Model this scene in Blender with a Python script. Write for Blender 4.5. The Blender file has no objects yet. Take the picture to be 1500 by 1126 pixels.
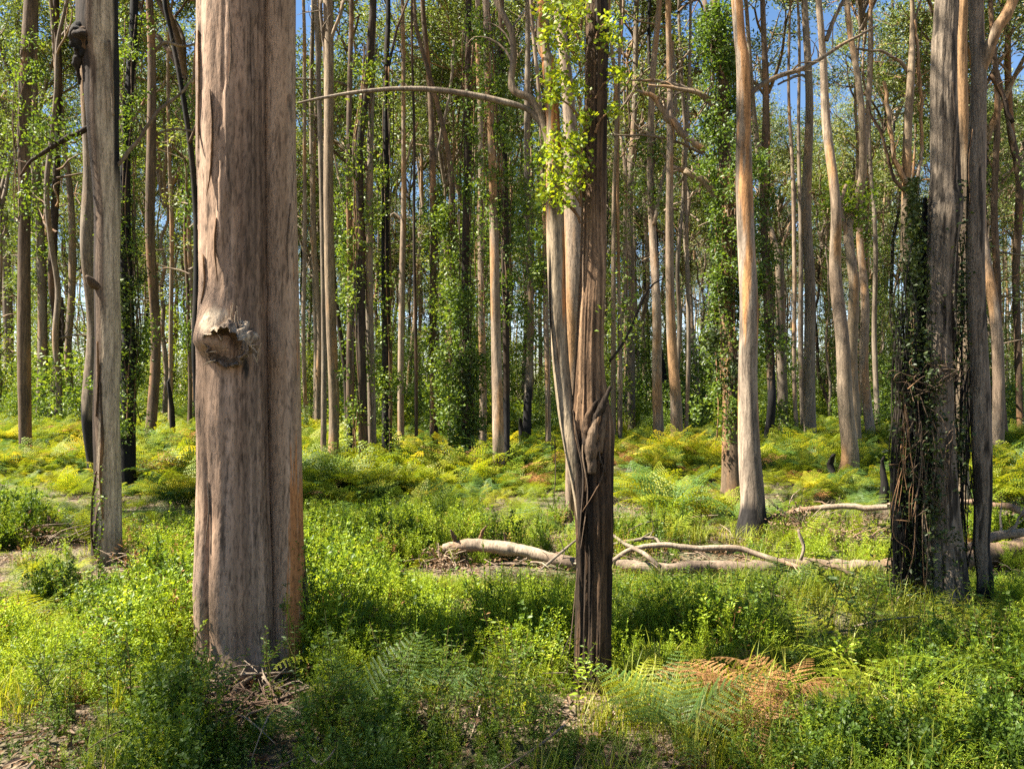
import bpy, math, random
import numpy as np
from mathutils import Vector, Matrix

# ------------------------------------------------------------------ camera, sky, sun, exposure
S = bpy.context.scene
C = S.collection
CAM_H, HOR, FPX = 1.60, 585.0, 1150.0          # eye height (m), horizon row and focal length in the photo's pixels
cam_d = bpy.data.cameras.new('camera')
cam = bpy.data.objects.new('camera', cam_d)
C.objects.link(cam)
cam.location = (0, 0, CAM_H)
cam.rotation_euler = (math.radians(90), 0, 0)
cam_d.sensor_width = 36
cam_d.lens = 36 * FPX / 1500
cam_d.shift_y = (HOR - 563) / 1500
cam_d.clip_start = 0.05
cam_d.clip_end = 2000
S.camera = cam

SUN_EL, SUN_AZ = 54.0, 265.0                   # degrees; azimuth clockwise from +Y, so 270 is the left of the frame
world = bpy.data.worlds.new('World')
S.world = world
world.use_nodes = True
wn = world.node_tree.nodes
wl = world.node_tree.links
bg = wn['Background']
sky = wn.new('ShaderNodeTexSky')
sky.sky_type = 'NISHITA'
sky.sun_disc = False
sky.sun_elevation = math.radians(SUN_EL)
sky.sun_rotation = math.radians(SUN_AZ)
sky.ozone_density = 3.0
sky.air_density = 0.8
sky.dust_density = 0.0
warm = wn.new('ShaderNodeMixRGB')             # the photo's warm white balance
warm.blend_type = 'MULTIPLY'
warm.inputs[0].default_value = 1
warm.inputs[2].default_value = (1.38, 1.0, .82, 1)
hs = wn.new('ShaderNodeHueSaturation')
hs.inputs['Saturation'].default_value = 1.2
wl.new(sky.outputs[0], hs.inputs['Color'])
wl.new(hs.outputs[0], warm.inputs[1])
wl.new(warm.outputs[0], bg.inputs[0])
bg.inputs[1].default_value = 0.06

sd = bpy.data.lights.new('sun', 'SUN')
sd.energy = 5.0
sd.angle = math.radians(0.5)
sd.color = (1.0, 0.94, 0.83)
sun = bpy.data.objects.new('sun', sd)
C.objects.link(sun)
_e, _a = math.radians(SUN_EL), math.radians(SUN_AZ)
to_sun = Vector((math.sin(_a) * math.cos(_e), math.cos(_a) * math.cos(_e), math.sin(_e)))
sun.rotation_euler = to_sun.to_track_quat('Z', 'Y').to_euler()
sun.location = to_sun * 60

S.view_settings.view_transform = 'Standard'
S.view_settings.look = 'None'
S.view_settings.gamma = 1
S.view_settings.use_curve_mapping = False
S.view_settings.exposure = 2.35
cy = S.cycles
cy.max_bounces = 5
cy.diffuse_bounces = 2
cy.transmission_bounces = 3
cy.glossy_bounces = 2
cy.transparent_max_bounces = 4
cy.use_denoising = False
cy.caustics_reflective = False
cy.caustics_refractive = False

# ------------------------------------------------------------------ numeric helpers
def _h(ix, iy, iz):
    h = (ix.astype(np.int64) * 374761393 + iy.astype(np.int64) * 668265263 + iz.astype(np.int64) * 1274126177) & 0xffffffff
    h = ((h ^ (h >> 13)) * 1274126177) & 0xffffffff
    h = ((h ^ (h >> 16)) * 2246822519) & 0xffffffff
    return ((h ^ (h >> 15)) & 0xffffff) / float(0xffffff)

def vnoise(P):
    P = np.asarray(P, float)
    i = np.floor(P); f = P - i
    f = f * f * (3 - 2 * f)
    ix, iy, iz = i[..., 0], i[..., 1], i[..., 2]
    fx, fy, fz = f[..., 0], f[..., 1], f[..., 2]
    out = 0
    for dx in (0, 1):
        for dy in (0, 1):
            for dz in (0, 1):
                w = (fx if dx else 1 - fx) * (fy if dy else 1 - fy) * (fz if dz else 1 - fz)
                out = out + w * _h(ix + dx, iy + dy, iz + dz)
    return out

def fbm(P, o=4):
    P = np.asarray(P, float)
    s, a, t = 0, 1.0, 0
    for k in range(o):
        s = s + a * vnoise(P * 2 ** k + 17.3 * k)
        t += a
        a *= .5
    return s / t

def terrain(x, y):
    x = np.asarray(x, float); y = np.asarray(y, float)
    p = np.stack([x * .16, y * .16, np.full_like(x, 3.0)], -1)
    q = np.stack([x * .03, y * .03, np.full_like(x, 9.0)], -1)
    far = np.clip((y - 18) / 40, 0, 1)
    m = np.stack([x * .75, y * .75, np.full_like(x, 21.0)], -1)
    return (vnoise(m) - .5) * .16 * np.clip((y - 4.2) / 1.5, 0, 1) + (vnoise(p) - .5) * .16 + (vnoise(q) - .5) * 1.2 * far + np.clip((-x - 3) / 30, 0, 1) * .5

def tz(x, y):
    return float(terrain(np.array([x]), np.array([y]))[0])

def W(x, y, d):                                # the point a photo pixel shows at distance d
    return np.array([(x - 750) / FPX * d, d, CAM_H + (HOR - y) / FPX * d])

def dist(y, hv=None):                          # distance of ground (or of plant tops hv high) seen at row y
    if hv is None:
        hv = float(np.interp(y, [600, 640, 700, 800], [.55, .45, .22, 0]))
    return FPX * (CAM_H - hv) / (y - HOR)

def smooth_path(P, step):
    P = np.asarray(P, float)
    if len(P) == 2:
        P = np.stack([P[0], P[0] * .5 + P[1] * .5, P[1]])
    Q = np.vstack([2 * P[0] - P[1], P, 2 * P[-1] - P[-2]])
    out = []
    for i in range(1, len(Q) - 2):
        L = np.linalg.norm(Q[i + 1][:3] - Q[i][:3])
        n = max(2, int(math.ceil(L / step)))
        t = (np.arange(n) / n)[:, None]
        a, b, c, d = Q[i - 1], Q[i], Q[i + 1], Q[i + 2]
        out.append(.5 * (2 * b + (c - a) * t + (2 * a - 5 * b + 4 * c - d) * t ** 2 + (3 * b - a - 3 * c + d) * t ** 3))
    out.append(Q[-2][None])
    out = np.vstack(out)
    out[:, 3] = np.maximum(out[:, 3], .0015) if out.shape[1] > 3 else out[:, 3] if out.shape[1] > 3 else 0
    return out

# ------------------------------------------------------------------ object helpers
def make_mesh(name, V, F, mats, col=None, smooth=False, mi=None):
    V = np.asarray(V, np.float32); F = np.asarray(F, np.int32)
    me = bpy.data.meshes.new(name)
    k = F.shape[1]
    me.vertices.add(len(V)); me.vertices.foreach_set('co', V.ravel())
    me.loops.add(F.size); me.loops.foreach_set('vertex_index', F.ravel())
    me.polygons.add(len(F))
    me.polygons.foreach_set('loop_start', np.arange(0, F.size, k, dtype=np.int32))
    me.polygons.foreach_set('loop_total', np.full(len(F), k, np.int32))
    if smooth:
        me.polygons.foreach_set('use_smooth', np.ones(len(F), bool))
    if mi is not None:
        me.polygons.foreach_set('material_index', np.asarray(mi, np.int32))
    for m in (mats if isinstance(mats, (list, tuple)) else [mats]):
        me.materials.append(m)
    if col is not None:
        at = me.attributes.new('tint', 'FLOAT_COLOR', 'POINT')
        c4 = np.ones((len(V), 4), np.float32); c4[:, :3] = col
        at.data.foreach_set('color', c4.ravel())
    me.update(calc_edges=True)
    return me

def link(name, data, parent=None, loc=None):
    o = bpy.data.objects.new(name, data)
    C.objects.link(o)
    if parent is not None:
        o.parent = parent
    if loc is not None:
        o.location = loc
    return o

def tag(o, label=None, cat=None, group=None, kind=None):
    if label: o['label'] = label
    if cat: o['category'] = cat
    if group: o['group'] = group
    if kind: o['kind'] = kind
    return o

def thing(name, label, cat, loc, group=None):
    return tag(link(name, None, None, loc), label, cat, group)

def merge(parts):                              # [(V, F, col)] of equal face size -> one
    Vs, Fs, Cs, n = [], [], [], 0
    for p in parts:
        Vs.append(p[0]); Fs.append(p[1] + n); n += len(p[0])
        if len(p) > 2: Cs.append(p[2])
    return np.vstack(Vs), np.vstack(Fs), (np.vstack(Cs) if Cs else None)

def tube(P, sides=6, step=.1, flat=1.0, rough=0.0, seed=0, cap=True, twist=0.0, presmoothed=False):
    """P rows (x,y,z,r) -> verts, quads along a curved path."""
    Q = np.asarray(P, float) if presmoothed else smooth_path(P, step)
    n = len(Q)
    T = np.gradient(Q[:, :3], axis=0)
    T /= np.linalg.norm(T, axis=1)[:, None] + 1e-9
    a = np.array([0, 1.0, 0]) if abs(T[0][1]) < .8 else np.array([1.0, 0, 0])
    N = np.zeros((n, 3))
    v = a - T[0] * a.dot(T[0])
    for i in range(n):
        v = v - T[i] * v.dot(T[i])
        v /= np.linalg.norm(v) + 1e-9
        N[i] = v
    B = np.cross(T, N)
    th = np.linspace(0, 2 * math.pi, sides, endpoint=False)[None, :] + np.linspace(0, twist, n)[:, None]
    r = Q[:, 3][:, None] * np.ones((1, sides))
    V = Q[:, None, :3] + r[..., None] * (np.cos(th)[..., None] * N[:, None] + flat * np.sin(th)[..., None] * B[:, None])
    if rough:
        nz = fbm(V / np.maximum(Q[:, 3].mean() * 1.6, .004) + seed * 7.7, 3) - .5
        V = V + (V - Q[:, None, :3]) * (nz * 2 * rough)[..., None]
    V = V.reshape(-1, 3)
    i = np.arange(n - 1)[:, None] * sides; j = np.arange(sides)[None]; j2 = (j + 1) % sides
    F = np.stack([i + j, i + j2, i + sides + j2, i + sides + j], -1).reshape(-1, 4)
    if cap:
        c0, c1 = len(V), len(V) + 1
        V = np.vstack([V, Q[0, :3], Q[-1, :3]])
        jj = np.arange(0, sides, 2)
        f0 = np.stack([np.full_like(jj, c0), (jj + 2) % sides, (jj + 1) % sides, jj], -1)
        b = (n - 1) * sides
        f1 = np.stack([np.full_like(jj, c1), b + jj, b + (jj + 1) % sides, b + (jj + 2) % sides], -1)
        if sides % 2 == 0:
            F = np.vstack([F, f0, f1])
    return V, F

def leaves(cen, size, rng, aspect=.38, droop=0.0, up=0.0, fold=.12, dirs=None):
    """two-triangle folded leaves, one per centre"""
    n = len(cen)
    if dirs is None:
        d = rng.normal(size=(n, 3))
        d[:, 2] = d[:, 2] * .6 - droop
    else:
        d = np.array(dirs, float)
    d /= np.linalg.norm(d, axis=1)[:, None] + 1e-9
    q = rng.normal(size=(n, 3)); q[:, 2] += up * 2
    s = np.cross(d, q); s /= np.linalg.norm(s, axis=1)[:, None] + 1e-9
    nn = np.cross(s, d)
    size = np.asarray(size)[:, None] * np.ones((n, 1))
    b = cen - d * size * .5
    t = cen + d * size * .5
    m = cen - d * size * .08 + nn * size * fold
    l = m + s * size * aspect * .5
    r = m - s * size * aspect * .5
    V = np.stack([b, l, t, r], 1).reshape(-1, 3)
    k = np.arange(n)[:, None] * 4
    F = np.hstack([k, k + 1, k + 2, k, k + 2, k + 3]).reshape(-1, 3)
    return V, F

def limb_geo(P, sides, step, rough, seed, twigs=True):
    """a kinked limb with a few side twigs"""
    rng = np.random.default_rng(seed + 4000)
    Q = smooth_path(P, step)
    n = len(Q)
    L = np.concatenate([[0], np.cumsum(np.linalg.norm(np.diff(Q[:, :3], axis=0), axis=1))])
    w = np.clip(L / (L[-1] * .15 + 1e-6), 0, 1)
    for a in range(3):
        q = np.stack([L * 3.2, np.full(n, seed * 3.1 + a * 9.7), np.full(n, .5)], -1)
        Q[:, a] += (fbm(q, 3) - .5) * np.maximum(Q[:, 3] * 2.2, .012) * w * 1.5
    parts = [tube(Q, sides, step, rough=rough, seed=seed, presmoothed=True)]
    if twigs:
        for _ in range(int(np.clip(L[-1] * 4, 2, 9))):
            i = int(rng.uniform(.25, .95) * (n - 1))
            T = Q[min(i + 1, n - 1), :3] - Q[i - 1, :3]; T /= np.linalg.norm(T) + 1e-9
            v = T * .6 + rng.normal(size=3) * .6 + np.array([0, 0, .25]); v /= np.linalg.norm(v)
            l = min(L[-1] * .35, rng.uniform(.15, .9)); p = Q[i, :3].copy(); pts = [[*p, Q[i, 3] * .45]]
            for k in range(4):
                v = v + rng.normal(size=3) * .28; v /= np.linalg.norm(v)
                p = p + v * l / 4; pts.append([*p, Q[i, 3] * .45 * (1 - .22 * (k + 1))])
            parts.append(tube(np.array(pts), 4, .1, cap=False))
    V, F, _ = merge(parts)
    return V, F

# ------------------------------------------------------------------ materials
def new_mat(name):
    m = bpy.data.materials.new(name)
    m.use_nodes = True
    nt = m.node_tree
    nt.nodes.clear()
    out = nt.nodes.new('ShaderNodeOutputMaterial')
    return m, nt, out

def nd(nt, typ, **kw):
    n = nt.nodes.new(typ)
    for k, v in kw.items():
        if k.startswith('i_'):
            n.inputs[int(k[2:])].default_value = v
        else:
            setattr(n, k, v)
    return n

def leaf_mat(name, ramp, trans=.42, gloss=.05, tint=(1.25, 1.15, .55), rough=.5):
    """ramp: [(pos, rgb)] picked by a random number per leaf and per plant"""
    m, nt, out = new_mat(name)
    L = nt.links
    geo = nd(nt, 'ShaderNodeNewGeometry'); oi = nd(nt, 'ShaderNodeObjectInfo')
    a = nd(nt, 'ShaderNodeMath', operation='MULTIPLY_ADD'); a.inputs[1].default_value = .55
    b = nd(nt, 'ShaderNodeMath', operation='MULTIPLY'); b.inputs[1].default_value = .45
    L.new(oi.outputs['Random'], b.inputs[0])
    L.new(geo.outputs['Random Per Island'], a.inputs[0]); L.new(b.outputs[0], a.inputs[2])
    cr = nd(nt, 'ShaderNodeValToRGB')
    els = cr.color_ramp.elements
    while len(els) < len(ramp): els.new(.5)
    for e, (p, c) in zip(els, ramp):
        e.position = p; e.color = (*c, 1)
    L.new(a.outputs[0], cr.inputs[0])
    nz = nd(nt, 'ShaderNodeTexNoise'); nz.inputs['Scale'].default_value = 30
    L.new(geo.outputs['Position'], nz.inputs['Vector'])
    mr = nd(nt, 'ShaderNodeMapRange'); mr.inputs[1].default_value = .3; mr.inputs[2].default_value = .7
    mr.inputs[3].default_value = .75; mr.inputs[4].default_value = 1.25
    L.new(nz.outputs[0], mr.inputs[0])
    vm = nd(nt, 'ShaderNodeVectorMath', operation='SCALE')
    L.new(cr.outputs[0], vm.inputs[0]); L.new(mr.outputs[0], vm.inputs['Scale'])
    df = nd(nt, 'ShaderNodeBsdfDiffuse'); L.new(vm.outputs[0], df.inputs[0])
    tm = nd(nt, 'ShaderNodeVectorMath', operation='MULTIPLY'); tm.inputs[1].default_value = tint
    L.new(vm.outputs[0], tm.inputs[0])
    tr = nd(nt, 'ShaderNodeBsdfTranslucent'); L.new(tm.outputs[0], tr.inputs[0])
    mx = nd(nt, 'ShaderNodeMixShader'); mx.inputs[0].default_value = trans
    L.new(df.outputs[0], mx.inputs[1]); L.new(tr.outputs[0], mx.inputs[2])
    gl = nd(nt, 'ShaderNodeBsdfGlossy'); gl.inputs['Roughness'].default_value = rough
    gl.inputs[0].default_value = (1, 1, .95, 1)
    m2 = nd(nt, 'ShaderNodeMixShader'); m2.inputs[0].default_value = gloss * .35
    L.new(mx.outputs[0], m2.inputs[1]); L.new(gl.outputs[0], m2.inputs[2])
    L.new(m2.outputs[0], out.inputs[0])
    return m

def bark_mat(name, scale=1.0, bump=.6, bdist=.012, contrast=.55, attr=True, color=(.3, .22, .16), flow=3.2):
    """colour comes from the trunk's own 'tint'; the shader adds stringy grain, flecks and relief"""
    m, nt, out = new_mat(name)
    L = nt.links
    geo = nd(nt, 'ShaderNodeNewGeometry')
    mp = nd(nt, 'ShaderNodeMapping'); mp.inputs['Scale'].default_value = (34 * scale, 34 * scale, flow * scale)
    L.new(geo.outputs['Position'], mp.inputs[0])
    n1 = nd(nt, 'ShaderNodeTexNoise'); n1.inputs['Scale'].default_value = 1; n1.inputs['Detail'].default_value = 6; n1.inputs['Roughness'].default_value = .65
    L.new(mp.outputs[0], n1.inputs['Vector'])
    mp2 = nd(nt, 'ShaderNodeMapping'); mp2.inputs['Scale'].default_value = (110 * scale, 110 * scale, 26 * scale)
    L.new(geo.outputs['Position'], mp2.inputs[0])
    n2 = nd(nt, 'ShaderNodeTexNoise'); n2.inputs['Scale'].default_value = 1; n2.inputs['Detail'].default_value = 4
    L.new(mp2.outputs[0], n2.inputs['Vector'])
    mr = nd(nt, 'ShaderNodeMapRange'); mr.inputs[1].default_value = .3; mr.inputs[2].default_value = .7
    mr.inputs[3].default_value = 1 - contrast; mr.inputs[4].default_value = 1 + contrast
    L.new(n1.outputs[0], mr.inputs[0])
    mr2 = nd(nt, 'ShaderNodeMapRange'); mr2.inputs[1].default_value = .32; mr2.inputs[2].default_value = .5
    mr2.inputs[3].default_value = .55; mr2.inputs[4].default_value = 1.05
    L.new(n2.outputs[0], mr2.inputs[0])
    mm = nd(nt, 'ShaderNodeMath', operation='MULTIPLY'); L.new(mr.outputs[0], mm.inputs[0]); L.new(mr2.outputs[0], mm.inputs[1])
    vm = nd(nt, 'ShaderNodeVectorMath', operation='SCALE')
    if attr:
        at = nd(nt, 'ShaderNodeAttribute', attribute_name='tint'); L.new(at.outputs['Color'], vm.inputs[0])
    else:
        vm.inputs[0].default_value = color
    L.new(mm.outputs[0], vm.inputs['Scale'])
    ad = nd(nt, 'ShaderNodeMath', operation='MULTIPLY_ADD'); ad.inputs[1].default_value = .35
    L.new(n2.outputs[0], ad.inputs[0]); L.new(n1.outputs[0], ad.inputs[2])
    bp = nd(nt, 'ShaderNodeBump'); bp.inputs['Strength'].default_value = bump; bp.inputs['Distance'].default_value = bdist
    L.new(ad.outputs[0], bp.inputs['Height'])
    pr = nd(nt, 'ShaderNodeBsdfPrincipled'); pr.inputs['Roughness'].default_value = .88
    pr.inputs['Specular IOR Level'].default_value = .2
    L.new(vm.outputs[0], pr.inputs['Base Color']); L.new(bp.outputs[0], pr.inputs['Normal'])
    L.new(pr.outputs[0], out.inputs[0])
    return m

BARK = bark_mat('bark')
BARK_FINE = bark_mat('smooth_bark', scale=.9, bump=.7, bdist=.008, contrast=.22, flow=7.5)
BARK_STRING = bark_mat('stringy_bark', scale=1.3, bump=.9, bdist=.015, contrast=.6)
BARK_FAR = bark_mat('far_bark', scale=.4, bump=.5, bdist=.03, contrast=.5)
WOOD = bark_mat('dead_wood', scale=1.0, bump=.6, bdist=.01, contrast=.4)

CROWN = leaf_mat('crown_leaves', [(0, (.045, .075, .016)), (.45, (.105, .150, .028)), (.8, (.19, .22, .045)), (1, (.30, .28, .09))], .45, .10)
EPI = leaf_mat('shoot_leaves', [(0, (.036, .070, .010)), (.5, (.100, .165, .018)), (1, (.23, .28, .035))], .48, .08)
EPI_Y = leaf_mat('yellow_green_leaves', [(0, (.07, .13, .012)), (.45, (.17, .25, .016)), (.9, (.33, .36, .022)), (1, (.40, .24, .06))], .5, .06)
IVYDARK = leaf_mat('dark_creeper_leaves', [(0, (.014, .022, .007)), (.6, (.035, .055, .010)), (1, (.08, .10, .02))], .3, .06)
FERN = leaf_mat('fern_fronds', [(0, (.10, .155, .008)), (.5, (.19, .24, .014)), (.85, (.32, .31, .022)), (1, (.38, .27, .05))], .48, .04)
FERN_Y = leaf_mat('yellowing_fern_fronds', [(0, (.24, .26, .012)), (.6, (.42, .37, .03)), (1, (.46, .30, .06))], .48, .04)
FERN_B = leaf_mat('fern_fronds_blue_green', [(0, (.05, .11, .025)), (.6, (.095, .165, .028)), (1, (.18, .24, .04))], .42, .06)
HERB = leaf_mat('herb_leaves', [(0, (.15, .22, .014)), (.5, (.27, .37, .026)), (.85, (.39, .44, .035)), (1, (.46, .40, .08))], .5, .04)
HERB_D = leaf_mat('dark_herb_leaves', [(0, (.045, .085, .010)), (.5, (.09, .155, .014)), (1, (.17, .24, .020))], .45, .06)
GRASS = leaf_mat('grass_blades', [(0, (.14, .19, .014)), (.6, (.28, .30, .025)), (1, (.40, .33, .09))], .48, .05)
DEADLEAF = leaf_mat('dead_leaves', [(0, (.07, .038, .02)), (.4, (.14, .083, .045)), (.8, (.24, .155, .09)), (1, (.38, .28, .18))], .2, .04, (1.1, 1, .8))
DEADFERN = leaf_mat('dead_fern_fronds', [(0, (.18, .085, .035)), (.6, (.34, .17, .065)), (1, (.45, .27, .12))], .3, .03, (1.1, 1, .8))

def ground_mat():
    m, nt, out = new_mat('forest_floor')
    L = nt.links
    geo = nd(nt, 'ShaderNodeNewGeometry')
    n1 = nd(nt, 'ShaderNodeTexNoise'); n1.inputs['Scale'].default_value = 1.1; n1.inputs['Detail'].default_value = 8
    n2 = nd(nt, 'ShaderNodeTexNoise'); n2.inputs['Scale'].default_value = 28; n2.inputs['Detail'].default_value = 6
    n3 = nd(nt, 'ShaderNodeTexVoronoi'); n3.inputs['Scale'].default_value = 45
    for n in (n1, n2, n3): L.new(geo.outputs['Position'], n.inputs['Vector'])
    cr = nd(nt, 'ShaderNodeValToRGB')
    e = cr.color_ramp.elements
    e[0].position, e[0].color = .30, (.045, .030, .018, 1)
    e[1].position, e[1].color = .72, (.26, .18, .11, 1)
    x = e.new(.5); x.color = (.13, .088, .054, 1)
    L.new(n2.outputs[0], cr.inputs[0])
    c2 = nd(nt, 'ShaderNodeValToRGB')
    e = c2.color_ramp.elements
    e[0].position, e[0].color = .42, (0, 0, 0, 1)
    e[1].position, e[1].color = .6, (1, 1, 1, 1)
    L.new(n1.outputs[0], c2.inputs[0])
    mx = nd(nt, 'ShaderNodeMixRGB'); mx.inputs[2].default_value = (.075, .072, .024, 1)
    L.new(c2.outputs[0], mx.inputs[0]); L.new(cr.outputs[0], mx.inputs[1])
    bp = nd(nt, 'ShaderNodeBump'); bp.inputs['Strength'].default_value = .8; bp.inputs['Distance'].default_value = .03
    L.new(n3.outputs['Distance'], bp.inputs['Height'])
    pr = nd(nt, 'ShaderNodeBsdfPrincipled'); pr.inputs['Roughness'].default_value = .95
    L.new(mx.outputs[0], pr.inputs['Base Color']); L.new(bp.outputs[0], pr.inputs['Normal'])
    L.new(pr.outputs[0], out.inputs[0])
    return m

# ------------------------------------------------------------------ the ground
gy = np.concatenate([np.linspace(-40, -2, 16), np.linspace(-1.5, 14, 90), np.linspace(14.5, 60, 70), np.geomspace(63, 900, 24)])
gx = np.concatenate([-np.geomspace(800, 15, 20), np.linspace(-14, 14, 110), np.geomspace(15, 800, 20)])
GX, GY = np.meshgrid(gx, gy)
GZ = terrain(GX, GY) + (fbm(np.stack([GX * 2.3, GY * 2.3, GX * 0], -1), 3) - .5) * .06 * (GY < 16)
GV = np.stack([GX, GY, GZ], -1).reshape(-1, 3)
nx, ny = len(gx), len(gy)
ii = (np.arange(ny - 1)[:, None] * nx + np.arange(nx - 1)[None]).ravel()
GF = np.stack([ii, ii + 1, ii + nx + 1, ii + nx], -1)
tag(link('ground', make_mesh('ground', GV, GF, ground_mat(), smooth=True)), 'brown forest floor under the undergrowth', kind='structure')

# ------------------------------------------------------------------ bark colours
STY = {   # main, second, patch, patch share
    'pale':   ((.40, .32, .25), (.27, .205, .155), (.44, .26, .13), .22),
    'grey':   ((.30, .255, .205), (.20, .16, .125), (.36, .25, .16), .14),
    'orange': ((.37, .29, .205), (.27, .21, .155), (.44, .27, .14), .24),
    'brown':  ((.20, .145, .10), (.11, .078, .055), (.33, .19, .10), .25),
    'dark':   ((.075, .055, .040), (.035, .026, .02), (.16, .10, .06), .22),
    'black':  ((.022, .019, .017), (.012, .011, .010), (.05, .04, .03), .2),
}

def bark_col(P, sty, seed, char_h=0.0, stretch=.16):
    """per-vertex bark colour: streaky mix of two barks, peeled patches, charred foot"""
    m, s, p, share = STY[sty]
    m, s, p = (np.array(q) * np.array([.62, .575, .50]) for q in (m, s, p))
    q = P * np.array([7, 7, 7 * stretch]) + seed * 13.1
    a = np.clip((fbm(q, 4) - .36) / .28, 0, 1)[:, None]
    b = fbm(P * np.array([3.2, 3.2, .75]) + seed * 5.7 + 40, 4)
    b = np.clip((b - (.66 - share * .42)) / .05, 0, 1)[:, None]
    c = m * (1 - a) + s * a
    c = c * (1 - b * .85) + p * b * .85
    if char_h > 0:
        e = P[:, 2] - char_h * (.6 + .9 * fbm(P * np.array([9, 9, 2.2]) + seed, 3))
        k = np.clip(-e / .05, 0, 1)[:, None]
        c = c * (1 - k) + np.array([.016, .014, .013]) * k
    return c

def trunk_geo(ctrl, sides, step, seed, flute=.05, rough=.03, furrow=0.0, stepfn=None):
    """near-vertical trunk, ctrl rows (x,y,z,r) in local space. returns V, F, (theta, centre z, radius)"""
    Q = smooth_path(ctrl, step)
    if stepfn is not None:                     # thin the rings above the frame
        keep = [0]
        for i in range(1, len(Q)):
            if Q[i, 2] - Q[keep[-1], 2] >= stepfn(Q[i, 2]) or i == len(Q) - 1: keep.append(i)
        Q = Q[keep]
    n = len(Q)
    th = np.linspace(0, 2 * math.pi, sides, endpoint=False)
    TH, Z = np.meshgrid(th, Q[:, 2])
    R = Q[:, 3][:, None] * np.ones((1, sides))
    ph = seed * 1.7
    N1 = np.stack([np.cos(TH) * 1.3 + seed, np.sin(TH) * 1.3, Z * .55], -1)
    N2 = np.stack([np.cos(TH) * 3 + seed, np.sin(TH) * 3, Z * 1.6], -1)
    R = R * (1 + flute * 2.2 * (fbm(N1, 2) - .5) + rough * 2 * (fbm(N2 * 2.2, 3) - .5))
    if furrow:
        k = 16
        N3 = np.stack([np.cos(TH) * 5.5 + seed, np.sin(TH) * 5.5, Z * 1.1], -1)
        g = np.abs(fbm(N3, 4) - .5) * 4
        R = R + furrow * (np.clip(g, 0, 1) - .5)
    return Q, TH, Z, R

def trunk_build(Q, TH, R):
    n, sides = R.shape
    V = np.stack([Q[:, 0][:, None] + R * np.cos(TH), Q[:, 1][:, None] + R * np.sin(TH), Q[:, 2][:, None] + 0 * R], -1).reshape(-1, 3)
    i = np.arange(n - 1)[:, None] * sides; j = np.arange(sides)[None]; j2 = (j + 1) % sides
    F = np.stack([i + j, i + j2, i + sides + j2, i + sides + j], -1).reshape(-1, 4)
    c1 = len(V)
    V = np.vstack([V, Q[-1, :3]])
    jj = np.arange(0, sides, 2); b = (n - 1) * sides
    F = np.vstack([F, np.stack([np.full_like(jj, c1), b + jj, b + (jj + 1) % sides, b + (jj + 2) % sides], -1)])
    return V, F

# ------------------------------------------------------------------ crowns (a few shapes shared by many trees)
def grow(rng, levels, start_r, limbs, spread, length, upness=.35):
    """branch skeleton from the origin; returns list of paths and list of tips"""
    paths, tips = [], []
    def br(p, d, L, r, lev):
        n = 5
        pts = [np.array([*p, r])]
        q = np.array(p, float); v = np.array(d, float)
        for k in range(n):
            v = v + rng.normal(size=3) * .20 + np.array([0, 0, upness * .22])
            v /= np.linalg.norm(v)
            q = q + v * L / n
            pts.append(np.array([*q, r * (1 - .55 * (k + 1) / n)]))
        paths.append((np.array(pts), lev))
        if lev == levels:
            tips.append((q, 1.0)); tips.append((pts[3][:3], .7))
            return
        if lev == levels - 1:
            tips.append((q, .9))
        kids = 3 if lev else 4
        for _ in range(kids):
            t = rng.integers(2, n + 1)
            a = rng.uniform(0, 6.283); s = rng.uniform(.5, 1.0)
            side = np.cross(v, rng.normal(size=3)); side /= np.linalg.norm(side)
            br(pts[t][:3], v * (1 - s * .45) + side * s, L * rng.uniform(.48, .68), pts[t][3] * .68, lev + 1)
    for i in range(limbs + 1):
        a = i * 6.283 / limbs + rng.uniform(-.5, .5)
        s = rng.uniform(.35, 1) * spread
        z = 0 if i else 0
        br((0, 0, -.15 * i), (math.cos(a) * s, math.sin(a) * s, 1), length * rng.uniform(.75, 1.15), start_r * rng.uniform(.55, .8), 0)
    return paths, tips

CROWNS = []
def make_crowns():
    for v in range(9):
        rng = np.random.default_rng(100 + v)
        wide = [0.45, .7, .9, .55, .8, .5, 1.0, .65, .75][v]
        paths, tips = grow(rng, 2, .12, int(rng.integers(3, 5)), wide, rng.uniform(3.0, 4.2), .45)
        parts = []
        sty = ['pale', 'grey', 'orange', 'grey', 'pale', 'brown', 'grey', 'orange', 'pale'][v]
        for P, lev in paths:
            P = P.copy(); P[:, 3] = np.maximum(P[:, 3], .017)
            Vt, Ft = tube(P, 6 if lev == 0 else 4, .35 if lev < 2 else .5, cap=False)
            parts.append((Vt, Ft, bark_col(Vt, sty, v)))
        Vb, Fb, Cb = merge(parts)
        limbs = make_mesh('limbs', Vb, Fb, BARK_FAR, Cb, smooth=True)
        cs = []
        for (q, w) in tips:
            m = int(56 * w * rng.uniform(.3, 1.6))
            c = q + rng.normal(size=(m, 3)) * np.array([.26, .26, .16]) * rng.uniform(.7, 1.35)
            cs.append(c)
        cen = np.vstack(cs)
        Vl, Fl = leaves(cen, rng.uniform(.11, .21, len(cen)), rng, .34, droop=.5)
        fol = make_mesh('crown', Vl, Fl, CROWN)
        kp = fbm(cen * 1.1 + v * 9, 2) > .56
        c2 = cen[kp]
        Vl, Fl = leaves(c2, rng.uniform(.12, .22, len(c2)), rng, .34, droop=.5)
        CROWNS.append((limbs, fol, make_mesh('crown', Vl, Fl, CROWN)))
make_crowns()

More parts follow.
